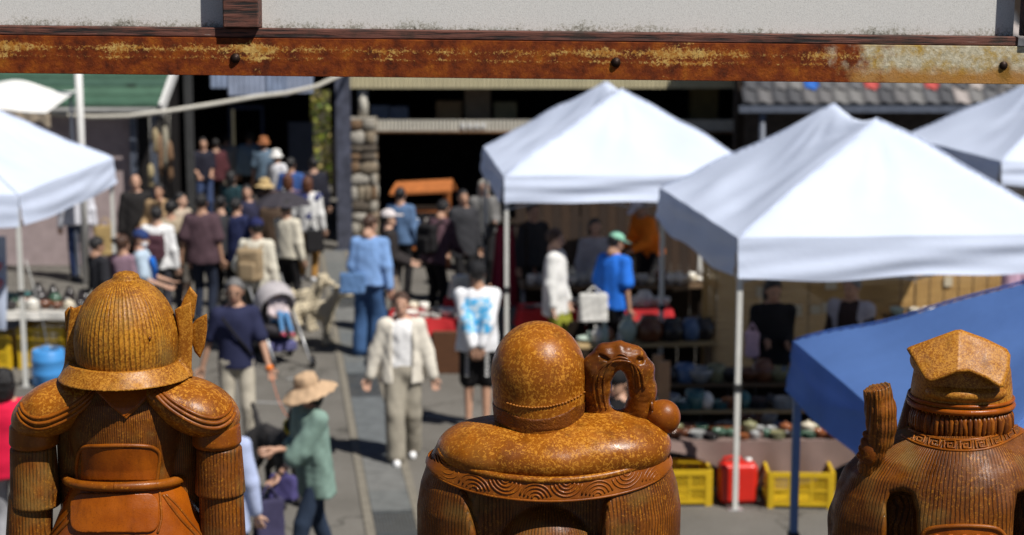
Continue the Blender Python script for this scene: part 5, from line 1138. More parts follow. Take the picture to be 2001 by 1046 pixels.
person('person in black cap and black clothes seen through the staff ring', at(1207, 716, 1.6), 1.58, -35, ('tee', K_, .02, .86), ('pants', K_), ('short', 'black'), hat=('turned cap', (.012,.012,.014)), look=(0, .2), skin=1)
# --- pushchair with a child, dogs
SP_ = atZ(552, 712, 0); pc = thing('pushchair', 'pushchair with lilac-grey hood and grey frame', 'pushchair', (SP_.x, SP_.y, 0), R(28)); gm_ = mat('pushchair_frame', (.5, .5, .5), .35, .1, 5., metal=.5)
hd_ = Sdf().u(ell((0, .22, .72), (.24, .27, .26))); hd_.sub(ell((0, .12, .66), (.21, .27, .22))).cut(lambda x, y, z: np.maximum(.62-z, -.35*(z-.62)+(-.06-y)*.6)); hd_.build('hood', .014, cloth((.42,.39,.40)), pc)
Sdf().u(ell((0, .12, .42), (.2, .28, .10))).u(cone((0, .3, .4), (0, .42, .68), .16, .14), .06).build('seat', .018, cloth((.05,.045,.05)), pc)
for s_ in (1, -1):
    MB().tube([(.22*s_, -.34, .10), (.22*s_, -.05, .38), (.22*s_, .3, .68), (.22*s_, .62, 1.0)], .014, 8).build('side_frame', gm_, pc)
    MB().tube([(.22*s_, .42, .12), (.22*s_, .1, .46)], .013, 8).build('rear_strut', gm_, pc)
    for y, r_ in ((-.34, .075), (.42, .095)):
        wl = MB().lathe([(r_*.7, -.022), (r_, -.016), (r_, .016), (r_*.7, .022)], 18, Matrix.Translation((.25*s_, y, r_)) @ Matrix.Rotation(R(90), 4, 'Y')).build('wheel', cloth(K_), pc)
        MB().lathe([(.02, -.026), (r_*.65, -.024), (r_*.65, .024), (.02, .026)], 14, Matrix.Translation((.25*s_, y, r_)) @ Matrix.Rotation(R(90), 4, 'Y')).build('hub', gm_, wl)
MB().tube([(-.22, .62, 1.0), (0, .65, 1.01), (.22, .62, 1.0)], .018, 8).build('handle', cloth(K_), pc)
MB().box((-.18, -.05, .16), (.18, .36, .28)).build('basket', cloth((.10,.10,.22)), pc, bevel=.02)
ch_m = Matrix.Translation(pc.location) @ Matrix.Rotation(R(28), 4, 'Z'); cw = ch_m @ Vector((0, .14, .0))
person('small child in blue trousers and pink shoes sitting in the pushchair', (cw.x, cw.y, .26), .92, 28, ('long', (.6,.5,.5), .02, .9), ('pants', (.09,.22,.42)), ('short', 'brown'), pel=.45, feet=((.1, -.6, .22), (-.1, -.56, .24)), a=(.16, -.3, .62), b=(-.16, -.3, .62), shoes=(.6,.08,.16), group=None)
def dog(label, loc, yaw, k, col, curly=False, tail_up=True, hy=.0, hz=0., collar=None):
    t = thing('dog', label, 'dog', loc, R(yaw)); t.scale = (k, k, k); d = Sdf(); m_ = mat('fur_%d_%d' % (int(col[0]*255), int(curly)), col, .8, .25, 40., .9 if curly else .5, 70.)
    d.u(ell((0, -.14, .47), (.115, .17, .14))).u(ell((0, .16, .48), (.095, .16, .105)), .06)                 # deep chest, tucked loin
    d.u(cone((0, -.24, .54), (0, -.36+hy, .70+hz), .085, .065), .05)                                         # neck
    hx = Vector((0, -.40+hy, .74+hz)); d.u(ell(hx, (.075, .09, .072)), .03).u(cone(hx + Vector((0, -.06, -.01)), hx + Vector((0, -.16, -.035)), .046, .03), .02)
    for s_ in (1, -1):
        d.u(cone((.07*s_, -.20, .42), (.07*s_, -.19, .21), .052, .034), .03).u(cone((.07*s_, -.19, .21), (.07*s_, -.20, .05), .033, .027), .01).u(ell((.07*s_, -.22, .03), (.034, .05, .03)), .015)
        d.u(cone((.07*s_, .24, .46), (.075*s_, .18, .30), .08, .05), .03).u(cone((.075*s_, .18, .30), (.075*s_, .31, .18), .048, .03), .015).u(cone((.075*s_, .31, .18), (.075*s_, .29, .05), .03, .026), .01).u(ell((.075*s_, .26, .03), (.034, .05, .03)), .015)
        if curly: d.u(ell(hx + Vector((.075*s_, .015, -.03)), (.03, .045, .075)), .015)
        else: d.u(ell(hx + Vector((.065*s_, .02, .01)), (.02, .035, .06)), .015)
    if curly: d.u(ell(hx + Vector((0, 0, .05)), (.085, .085, .06)), .03)
    d.u(cone((0, .3, .53), (0, .40, .70 if tail_up else .4), .028, .018), .02)
    if curly: d.u(ell((0, .41, .74), (.05, .05, .05)), .02).disp(wav(9, 60, .012))
    else: d.disp(wav(4, 40, .004))
    d.build('body', .012, m_, t)
    MB().lathe([(.0001, -.012), (.014, 0), (.0001, .012)], 8, Matrix.Translation(hx + Vector((0, -.19, -.03)))).build('nose', M_EYE, t)
    for s_ in (1, -1): MB().lathe([(.0001, -.01), (.01, 0), (.0001, .01)], 8, Matrix.Translation(hx + Vector((.035*s_, -.075, .022)))).build('eye', M_EYE, t)
    if collar: MB().tube([(.082*math.cos(q), -.31+hy*.6 + .05*math.sin(q)*1.2, .635+hz*.6 + .05*math.sin(q)) for q in np.linspace(0, 6.283, 20)], .014, 7).build('collar', cloth(collar), t)
    return t
p = atZ(612, 672, 0); dog('cream curly-coated dog standing beside the pushchair', (p.x, p.y, 0), 78, .92, (.55,.47,.33), True)
p = atZ(596, 655, 0); dog('second cream curly-coated dog half hidden by the pushchair hood', (p.x-.12, p.y+.35, 0), 70, .92, (.55,.47,.33), True)
p = atZ(540, 985, 0); bk = dog('black short-haired dog with yellow collar beside the woman in green', (p.x, p.y+.1, 0), 35, 1.12, (.014,.012,.012), False, True, 0, .04, (.45,.33,.03))
hw = worldof(NAVY['G'], tuple(NAVY['G']['arm'][1][2])); cw = bk.matrix_basis @ Vector((0, -.25, .70))
tag(MB().tube([hw + (cw-hw)*q + Vector((0, 0, -.10*math.sin(q*math.pi))) for q in np.linspace(0.03, 1, 14)], .0045, 6).build('leash', cloth((.62, .2, .1))), 'thin orange leash between the man in navy and the black dog', 'leash')
# ------------------------------------------------------------------ glazed stoneware statues on the terrace
def glaze(name, dark, mid, ochre, speck=.5, sscale=70., comb=0, ash=0., rough=.25, cdark=.55, stub=0, cx=0., flat=False):
    m = bpy.data.materials.new(name); n, l, b = nodes_of(m)
    tc = n.new('ShaderNodeTexCoord'); P = tc.outputs['Object']
    def noise(sc, det=3., ro=.6, dist=0.):
        t = n.new('ShaderNodeTexNoise'); t.inputs['Scale'].default_value = sc; t.inputs['Detail'].default_value = det
        t.inputs['Roughness'].default_value = ro; t.inputs['Distortion'].default_value = dist; l.new(P, t.inputs['Vector']); return t.outputs['Fac']
    def ramp(f, a, c0, bb, c1, mode='LINEAR'):
        r = n.new('ShaderNodeValToRGB'); r.color_ramp.interpolation = mode; e = r.color_ramp.elements
        e[0].position = a; e[1].position = bb; e[0].color = (*c0, 1); e[1].color = (*c1, 1); l.new(f, r.inputs[0]); return r.outputs[0]
    def mth(op, a, c):
        t = n.new('ShaderNodeMath'); t.operation = op
        for i, q in enumerate((a, c)):
            if isinstance(q, (int, float)): t.inputs[i].default_value = q
            elif q is not None: l.new(q, t.inputs[i])
        return t.outputs[0]
    def mix(f, a, c, mode='MIX'):
        t = n.new('ShaderNodeMix'); t.data_type = 'RGBA'; t.blend_type = mode
        if isinstance(f, (int, float)): t.inputs[0].default_value = f
        else: l.new(f, t.inputs[0])
        for s_, q in ((6, a), (7, c)):
            if isinstance(q, tuple): t.inputs[s_].default_value = (*q, 1)
            else: l.new(q, t.inputs[s_])
        return t.outputs[2]
    base = ramp(noise(7., 4.), .35, dark, .68, mid)
    # ash-glaze flecks: crisp rings and freckles, gathered in drifts
    drift = noise(11., 3.)
    fl = mth('ADD', noise(sscale, 4., .7, .8), mth('MULTIPLY', mth('SUBTRACT', drift, .5), .32))
    fk = ramp(fl, speck, (0, 0, 0), speck+.07, (1, 1, 1))
    col = mix(mth('MULTIPLY', fk, .72), base, ochre)
    fine = noise(sscale*3.2, 2., .5)
    col = mix(ramp(fine, .55, (0, 0, 0), .75, (.55, .55, .55)), col, tuple(c*.42 for c in dark))
    # runs of darker glaze and a thin film of dust
    mp = n.new('ShaderNodeMapping'); mp.inputs['Scale'].default_value = (1, 1, .22); l.new(P, mp.inputs[0])
    t = n.new('ShaderNodeTexNoise'); t.inputs['Scale'].default_value = 21.; t.inputs['Detail'].default_value = 5; t.inputs['Roughness'].default_value = .65; l.new(mp.outputs[0], t.inputs['Vector'])
    col = mix(ramp(t.outputs['Fac'], .52, (0, 0, 0), .72, (.55, .55, .55)), col, tuple(c*.34 for c in dark))
    dust = noise(4.5, 5., .7)
    col = mix(ramp(dust, .56, (0, 0, 0), .78, (.25, .25, .25)), col, (.36, .22, .06))
    hgt = mth('MULTIPLY', fl, .25)
    hgt = mth('ADD', hgt, mth('MULTIPLY', fine, .12))
    if comb:
        sx = n.new('ShaderNodeSeparateXYZ'); l.new(P, sx.inputs[0])
        if flat: ang = mth('MULTIPLY', sx.outputs[0], 5.2)
        else: ang = mth('ARCTAN2', mth('SUBTRACT', sx.outputs[0], cx), mth('MULTIPLY', sx.outputs[1], -1.5))
        ph = mth('ADD', mth('MULTIPLY', ang, float(comb)), mth('MULTIPLY', noise(5., 2., .5), 5.))
        ph = mth('ADD', ph, mth('MULTIPLY', noise(45., 2., .5), 3.4))
        sn = mth('SINE', ph, None)
        br = noise(26., 3.)
        groove = ramp(mth('ADD', sn, mth('MULTIPLY', mth('SUBTRACT', br, .5), 1.6)), .25, (0, 0, 0), .85, (1, 1, 1))
        groove = mth('MULTIPLY', groove, ramp(noise(13., 3.), .34, (.25, .25, .25), .52, (1, 1, 1)))
        col = mix(mth('MULTIPLY', groove, cdark), col, tuple(c*.22 for c in dark))
        hgt = mth('SUBTRACT', hgt, mth('MULTIPLY', groove, .9))
        # greenish-grey ash caught between the comb marks
        gg = mth('MULTIPLY', ramp(noise(9., 3.), .5, (0, 0, 0), .72, (1, 1, 1)), .5)
        col = mix(gg, col, (.22, .14, .035))
    if stub: hgt = mth('ADD', hgt, mth('MULTIPLY', noise(160., 3.), 2.2))
    rg = ramp(noise(30., 3.), .3, (rough*.7,)*3, .75, (min(1, rough*1.7),)*3)
    bp = n.new('ShaderNodeBump'); bp.inputs['Strength'].default_value = .55; bp.inputs['Distance'].default_value = .003
    l.new(hgt, bp.inputs['Height']); l.new(bp.outputs[0], b.inputs['Normal'])
    l.new(col, b.inputs['Base Color']); l.new(rg, b.inputs['Roughness'])
    b.inputs['Specular IOR Level'].default_value = .27
    return m
G_SPECK = glaze('glaze_amber_flecked', (.18, .048, .003), (.335, .103, .006), (.61, .26, .028), .515, 135., rough=.3)
G_FINE = glaze('glaze_amber_fine_fleck', (.20, .060, .004), (.35, .122, .008), (.57, .255, .03), .475, 210., rough=.38)
G_BAND = glaze('glaze_amber_plain', (.18, .044, .003), (.32, .09, .005), (.52, .185, .012), .59, 150., rough=.32)
G_RED = glaze('glaze_red_brown', (.23, .047, .002), (.39, .095, .004), (.58, .2, .015), .70, 130., rough=.26)
G_COMB = glaze('glaze_combed_brown', (.10, .027, .003), (.245, .071, .005), (.42, .16, .014), .56, 150., comb=185, rough=.42, cdark=.7)
G_COMBX = glaze('glaze_combed_sleeve', (.10, .027, .003), (.245, .071, .005), (.42, .16, .014), .56, 150., comb=150, rough=.42, cdark=.7, flat=True)
G_DOME = glaze('glaze_combed_helmet', (.18, .054, .003), (.34, .12, .006), (.56, .25, .022), .475, 180., comb=95, rough=.42, cdark=.45)
G_DARK = glaze('glaze_dark_brown', (.06, .015, .002), (.17, .042, .003), (.34, .125, .01), .59, 120., rough=.28)
G_ROOT = glaze('glaze_root_brown', (.08, .02, .002), (.27, .074, .004), (.44, .165, .012), .58, 120., rough=.28)
G_STUB = glaze('glaze_stippled_nape', (.08, .02, .002), (.2, .055, .003), (.36, .13, .01), .6, 130., stub=1, rough=.38)
PX = .001244
def S(u, v): p = atY(u, v, 4.0); return p.x, p.z
class Statue:
    def __init__(s, uc, label):
        x, _ = S(uc, 800); s.x0 = x; s.z0 = 2.9
        s.root = thing('statue', label, 'statue', (x, 4.0, s.z0))
    def p(s, u, v, y=0): q = atY(u, v, 4.0 + y*PX); return (q.x-s.x0, y*PX, q.z-s.z0)
    def xz(s, u, v): a = s.p(u, v); return a[0], a[2]
    def zz(s, v): return s.p(1000, v)[2]
    def ell(s, u, v, y, ru, ry, rv, rot=0): return ell(s.p(u, v, y), (ru*PX, ry*PX, rv*PX), Matrix.Rotation(rot, 4, 'Y') if rot else None)
    def cone(s, a, b, ra, rb): return cone(s.p(*a), s.p(*b), ra*PX, rb*PX)
    def lathe(s, u, prof, ysc=1., y=0): return lathef(s.p(u, 800)[0], y*PX, [(max(0.0, s.zz(v)), r*PX) for v, r in prof], ysc)
    def prism(s, poly, y0, y1, rnd=3, yf=None):
        "solid with the given outline as seen from the terrace, between two depths"
        f, lo, hi = prismf([s.xz(u, v) for u, v in poly], y0*PX, y1*PX, rnd*PX, yf); cz_ = CAMH-s.z0
        def g(x, y, z):
            k = 4.0/(4.0+y); return f((x+s.x0)*k - s.x0, y + 0*x, cz_ + (z-cz_)*k)
        e = np.array([.05, 0, .08]); return g, lo-e, hi+e
    def hit(s, sdf, u, v, lift=0.):
        d = Vector(ray(u, v)).normalized(); o = Vector((-s.x0, -4.0, CAMH-s.z0)); t = 3.3
        for _ in range(120):
            p = o + d*t; q = float(sdf.ev(np.array(p.x), np.array(p.y), np.array(p.z)))
            if q < .0006: return p - d*lift
            t += max(q*.7, .0005)
            if t > 4.8: return None
        return None
    def line(s, name, pts, r, m, sdf=None, lift=1., closed=False, dense=4, mb=None, seg=7):
        "a raised roll of clay lying along the surface"
        q = [Vector((u, v)) for u, v in pts]
        if closed: q.append(q[0])
        P = []
        for i in range(len(q)-1):
            p0 = q[max(i-1, 0)]; p3 = q[min(i+2, len(q)-1)]
            if closed: p0 = q[i-1] if i else q[-2]; p3 = q[i+2] if i+2 < len(q) else q[1]
            for t in np.arange(0, 1, 1/dense):
                a = q[i]; b = q[i+1]
                P.append(.5*((2*a) + (b-p0)*t + (2*p0-5*a+4*b-p3)*t*t + (3*a-p0-3*b+p3)*t**3))
        P.append(q[-1])
        W = [s.hit(sdf, p.x, p.y, lift*PX) for p in P]; W = [w_ for w_ in W if w_ is not None]
        if len(W) < 3: return None
        b = mb or MB(); b.tube(W, r*PX, seg)
        return b if mb else b.build(name, m, s.root)
def rrect(u0, v0, u1, v1, r, n=4):
    P = []
    for cx, cy, a0 in ((u1-r, v0+r, -90), (u1-r, v1-r, 0), (u0+r, v1-r, 90), (u0+r, v0+r, 180)):
        for k in range(n+1): a = R(a0 + 90*k/n); P.append((cx + r*math.cos(a), cy + r*math.sin(a)))
    return P
HV, HD = .0032, .0027

# --- the warrior in a helmet
def warrior():
    s = Statue(245, 'glazed brown warrior statue in ribbed helmet and shoulder armour, seen from behind'); r = s.root
    d = Sdf().u(s.ell(248, 668, 0, 100, 104, 128)).u(s.ell(246, 541, 0, 25, 25, 11), 6*PX).cut(lambda x, y, z: s.zz(745)-z)
    d.disp(lambda x, y, z: .0009*np.sin(np.arctan2(x, -y)*64))
    dome = d.build('helmet_dome', HV, G_DOME, r)
    MB().lathe([(.0002, 0), (.003, .0), (.0035, .002), (.0002, .003)], 8, Matrix.Translation(s.hit(d, 293, 662, .001)) @ Matrix.Rotation(R(90), 4, 'X') @ Matrix.Diagonal((.9, 1.6, 1, 1))).build('rivet_hole', G_DARK, dome)
    # flared neck guard: a conical rim with turned-back side plates
    a0, a1 = s.zz(706), s.zz(733)
    def rim(x, y, z):
        x = x - s.p(248, 800)[0]; rr = np.sqrt(x*x + (y/1.02)**2); t = np.clip((a0-z)/(a0-a1), 0, 1)
        rc = (101 + 21*t)*PX
        return np.maximum(np.maximum(np.abs(rr-rc+3*PX)*.8 - 6*PX, z-a0), np.maximum(a1-z, y-.055)) - 1.5*PX
    b = s.p(248, 710)
    g = Sdf().u((rim, np.array([b[0]-.17, -.17, a1-.01]), np.array([b[0]+.17, .06, a0+.01])))
    g.u(s.prism([(341,606),(350,600),(373,590),(377,640),(374,736),(356,722),(343,700),(349,650)], -6, 22, 4), 10*PX)
    g.u(s.prism([(137,598),(146,602),(160,596),(152,640),(147,690),(153,705),(124,732),(130,660)], -6, 22, 4), 10*PX)
    g.build('neck_guard', HD, G_FINE, r)
    ring = [(Vector((b[0] + 101*PX*math.sin(a), -101*PX*1.02*math.cos(a), s.zz(707)))) for a in np.linspace(-1.45, 1.45, 40)]
    MB().tube(ring, 3.2*PX, 7).build('rim_cord', G_FINE, r)
    Sdf().u(s.prism([(352,600),(358,584),(371,559),(386,577),(383,598),(379,622),(366,640)], 24, 40, 4)).build('crest', HD, G_FINE, r)
    Sdf().u(s.prism([(374,636),(383,624),(405,612),(405,645),(400,678),(391,701),(380,688),(374,668)], 16, 30, 5)).build('ear_flap', HD, G_FINE, r)
    Sdf().u(s.prism([(126,610),(134,600),(139,603),(137,640),(128,650)], 20, 34, 4)).build('ear_flap', HD, G_FINE, r)
    # body
    t = Sdf().u(s.lathe(246, [(735, 78), (752, 92), (775, 108), (800, 114), (850, 111), (900, 101), (930, 100), (950, 108)], .8))
    t.u(s.lathe(246, [(760, 120), (800, 142), (900, 142), (1000, 140), (1200, 150)], .42, 18))
    t.build('torso', HV, G_COMB, r)
    k = Sdf().u(s.lathe(246, [(935, 106), (950, 114), (965, 122), (1000, 138), (1046, 158), (1110, 178), (1200, 190)], .8))
    core = k.ev
    k.build('skirt', HV, G_RED, r)
    for poly, m_, nm, ex in ((rrect(137, 964, 311, 1041, 22), G_RED, 'skirt_panel', 5),):
        f, lo, hi = s.prism(poly, -260, 0, 4)
        Sdf().u((lambda x, y, z: np.maximum(core(x, y, z)-ex*PX, f(x, y, z)), lo, hi)).build(nm, HD, m_, r)
    tc_ = t.ev; f2, lo2, hi2 = s.prism(rrect(158, 875, 309, 940, 8), -220, 0, 4)
    Sdf().u((lambda x, y, z: np.maximum(tc_(x, y, z)-1.6*PX, f2(x, y, z)), lo2, hi2)).build('back_plate', HD, G_RED, r)
    s.line('plate_rim', [(152,946),(150,915),(154,886),(166,874),(200,872),(240,871),(280,872),(300,876),(311,888),(309,915),(305,946)], 4.4, G_BAND, t, 0)
    P = [Vector((s.p(246, 930)[0] + 114*PX*math.sin(a), -114*.8*PX*1.02*math.cos(a), s.zz(928) + .004*math.cos(a*2))) for a in np.linspace(0, 2*math.pi, 60)]
    MB().tube(P, 9.5*PX, 10, False).build('belt', G_BAND, r)
    for sg in (1, -1):
        q = lambda u: 246 + sg*(u-246)
        for off, rad in ((0, 3.4), (14, 2.6)):
            s.line('skirt_fold', [(q(318+off*.4), 966), (q(334+off), 990), (q(356+off), 1018), (q(384+off*.8), 1048), (q(400+off*.5), 1075)], rad, G_BAND, k, -1)
        s.line('skirt_panel_seam', [(q(312), 962), (q(314), 985), (q(315), 1015), (q(308), 1042)], 2.6, G_BAND, k, 0)
        # shoulder guard with three rolled edges
        pl = Sdf().u(s.ell(q(383), 795, -4, 90, 88, 52, R(24)*sg)).u(s.ell(q(338), 773, -8, 66, 80, 36, R(26)*sg), 14*PX)
        pl.build('shoulder_guard', HV, G_SPECK, r)
        for i, (du, dv) in enumerate(((0, 2), (-1.5, -8), (-3, -18))):
            pts = [(458+du*2, 806+dv), (449+du, 822+dv), (428, 834+dv), (404, 834+dv), (380, 826+dv), (357, 814+dv), (334, 799+dv), (316, 783+dv), (302, 767+dv*.8)]
            s.line('guard_edge', [(q(u), v) for u, v in pts], 4.8-.6*i, G_BAND, pl, -.5)
        s.line('scarf_hem', [(q(304), 757), (q(285), 778), (q(262), 800), (q(244), 817)], 3.4, G_BAND, t, 3)
        # arms in banded sleeves
        arm = Sdf().u(s.lathe(q(424), [(818, 38), (828, 46), (860, 48), (868, 43)], 1.05, -12)); arm.build('sleeve_band', HV, G_BAND, r)
        l0 = (986 if sg < 0 else 962)
        low = Sdf().u(s.lathe(q(428), [(866, 38), (872, 44), (l0-40, 47), (l0-4, 49), (l0, 45)], 1.0, -10)); low.build('forearm_guard', HV, G_COMBX, r)
        Sdf().u(s.cone((q(432), l0-10, -8), (q(438), 1130, -8), 43, 47)).build('lower_sleeve', HV, G_COMBX, r)
    sc = s.prism([(176,750),(312,750),(302,764),(268,794),(243,816),(216,794),(186,764)], -240, 0, 3)
    Sdf().u((lambda x, y, z: np.maximum(tc_(x, y, z)-7*PX, sc[0](x, y, z)), sc[1], sc[2])).build('scarf', HD, G_RED, r)
    MB().lathe([(.205, -.0), (.21, .02), (.2, .05), (.18, .055)], 40, Matrix.Diagonal((1, .85, 1, 1))).build('base', G_DARK, r)
    return s

# --- the bald, big-shouldered figure with a root staff
def hotei():
    s = Statue(1072, 'bald round-shouldered glazed statue with root staff and gourd at its shoulder'); r = s.root
    hd = Sdf().u(s.ell(1052, 728, 0, 92, 98, 101)).u(s.lathe(1053, [(728, 91), (770, 90.5), (800, 88), (835, 84)], 1.05), 4*PX)
    hd.build('head', HV, G_SPECK, r)
    hl = [(985, 786), (1012, 794), (1040, 797), (1070, 795), (1104, 787), (1130, 775), (1143, 765)]
    hx = np.array([s.xz(*p) for p in hl])
    Sdf().u((lambda x, y, z: np.maximum(hd.ev(x, y, z)-1.6*PX, z - np.interp(x, hx[:,0], hx[:,1])), np.array(s.p(955, 840, -115)), np.array(s.p(1150, 760, 115)))).cut(lambda x, y, z: y-.02).build('nape', HD, G_STUB, r)
    bead = MB(); bead.lathe([(.0001, -1), (.7, -.7), (1, 0), (.7, .7), (.0001, 1)], 7); bm = bead.mesh('hairline_bead'); bm.materials.append(G_SPECK)
    for u in np.linspace(992, 1141, 26):
        v = np.interp(u, [p[0] for p in hl], [p[1] for p in hl]); q = s.hit(hd, u, v)
        if q is not None: inst('hairline_bead', bm, r, q, (0, 0, 0), (3.6*PX, 3*PX, 2.2*PX))
    sh = Sdf().u(s.ell(970, 876, -6, 118, 122, 58)).u(s.ell(1174, 868, -6, 138, 122, 66), 30*PX).u(s.ell(1075, 878, -12, 170, 132, 62), 26*PX)
    sh.build('bare_shoulders', HV, G_SPECK, r)
    full = Sdf().u(s.lathe(1073, [(840, 204), (868, 220), (900, 238), (940, 252), (985, 260), (1046, 260), (1130, 250), (1210, 232)], .60))
    ro = Sdf(); ro.ops = list(full.ops)
    # hollow of the back under the collar, between the sleeves
    ro.sub(s.prism([(905, 945), (960, 955), (1060, 962), (1150, 958), (1200, 945), (1182, 985), (1176, 1040), (1172, 1215), (940, 1215), (930, 1040), (918, 990)], -300, -88, 16), 18*PX)
    ro.u(s.ell(1066, 1100, -70, 104, 82, 124), 8*PX)
    zc = s.zz(868)
    top = lambda x, y, z: z - (zc + y*.20 + .010*np.abs((x)/.3)**2)
    base = full.ev
    ro2 = Sdf(); ro2.ops = list(ro.ops); ro2.cut(lambda x, y, z: top(x, y, z)+3*PX)
    ro2.build('robe', HV, G_COMB, r)
    lo, hi = np.array(s.p(800, 1010, -260)), np.array(s.p(1350, 850, 170))
    band = lambda x, y, z: np.maximum(np.maximum(base(x, y, z)-3*PX, -(base(x, y, z)+12*PX)), np.abs(top(x, y, z)+19*PX)-19*PX)
    cl = Sdf().u((band, lo, hi)); cl.build('robe_collar', HD, G_BAND, r)
    # rolled upper edge and engraved wave arcs round the collar
    def along(u, dz):
        x, _ = s.xz(u, 900); y = -.19
        for _ in range(12):
            z = zc + y*.20 + .010*(abs(x)/.3)**2 + dz*PX; q = full.front(x, z)
            if q is None: return None
            y = q.y
        return x, y, z
    edge = [along(u, -2) for u in np.linspace(852, 1296, 60)]; edge = [Vector((a, b-3*PX, c)) for a, b, c in [e for e in edge if e]]
    MB().tube(edge, 6.5*PX, 9).build('collar_roll', G_SPECK, r)
    edge = [along(u, -39) for u in np.linspace(846, 1302, 60)]; edge = [Vector((a, b-2.5*PX, c)) for a, b, c in [e for e in edge if e]]
    MB().tube(edge, 2.6*PX, 7).build('collar_line', G_BAND, r)
    for i, u in enumerate(np.linspace(872, 1276, 8)):
        mb = MB(); c = along(u, -34 if i % 2 else -6); c2 = along(u+2, -20)
        if not c: continue
        sg = 1 if i % 2 else -1
        for rad in (26, 19.5, 13, 6.5):
            P = []
            for a in np.linspace(R(12), R(168), 13):
                w_ = along(u + rad*1.15*math.cos(a), (-35 if i % 2 else -5) + sg*rad*math.sin(a))
                if w_: P.append(Vector((w_[0], w_[1]-3.8*PX, w_[2])))
            if len(P) > 3: mb.tube(P, 2.1*PX, 6)
        if mb.v: mb.build('wave_motif', G_BAND, r)
    # root staff: a looped, twisting root, and a gourd tied beside it
    st = Sdf(); path = [(1178,850,22,20),(1166,800,10,22),(1163,757,0,23),(1168,722,-6,24),(1186,699,-8,22),(1210,692,-8,19),(1234,700,-6,21),(1250,724,-2,22),(1255,760,4,21),(1250,795,10,21),(1240,830,16,20),(1225,865,20,20)]
    for a, b in zip(path, path[1:]): st.u(s.cone(a[:3], b[:3], a[3]*1.28, b[3]*1.28), 7*PX)
    st.sub(s.ell(1252, 706, -32, 9, 12, 7), 4*PX); st.sub(s.ell(1180, 700, -36, 16, 10, 4, R(25)), 3*PX)
    st.disp(wav(5, 60, .0014)).disp(wav(9, 180, .0005))
    st.u(s.cone((1176, 822, 8), (1245, 826, 14), 25, 24), 12*PX)
    st.build('root_staff', HD, G_ROOT, r)
    for k, off in enumerate((-12, -3, 7)):
        s.line('root_groove', [(1178+off*.9, 800), (1172+off, 765), (1174+off, 735), (1188+off*.7, 710+abs(off)*.3), (1208, 697-off*.7), (1230-off*.4, 704-off*.5), (1243-off*.8, 728), (1247-off, 760)], 3.0-.3*k, G_ROOT, st, 0)
    gd = Sdf().u(s.ell(1298, 815, 4, 32, 32, 34)).u(s.cone((1262, 800, 8), (1290, 812, 4), 15, 22), 16*PX); gd.build('gourd', HD, G_BAND, r)
    ring = [Vector(s.p(1270 + 4*math.cos(a), 803 + 24*math.sin(a), 6 - 20*math.cos(a))) for a in np.linspace(0, 6.283, 22)]
    MB().tube(ring, 3.5*PX, 7).build('gourd_cord', G_DARK, r)
    MB().lathe([(.285, 0), (.29, .02), (.28, .045), (.25, .05)], 44, Matrix.Diagonal((1, .75, 1, 1))).build('base', G_DARK, r)
    return s

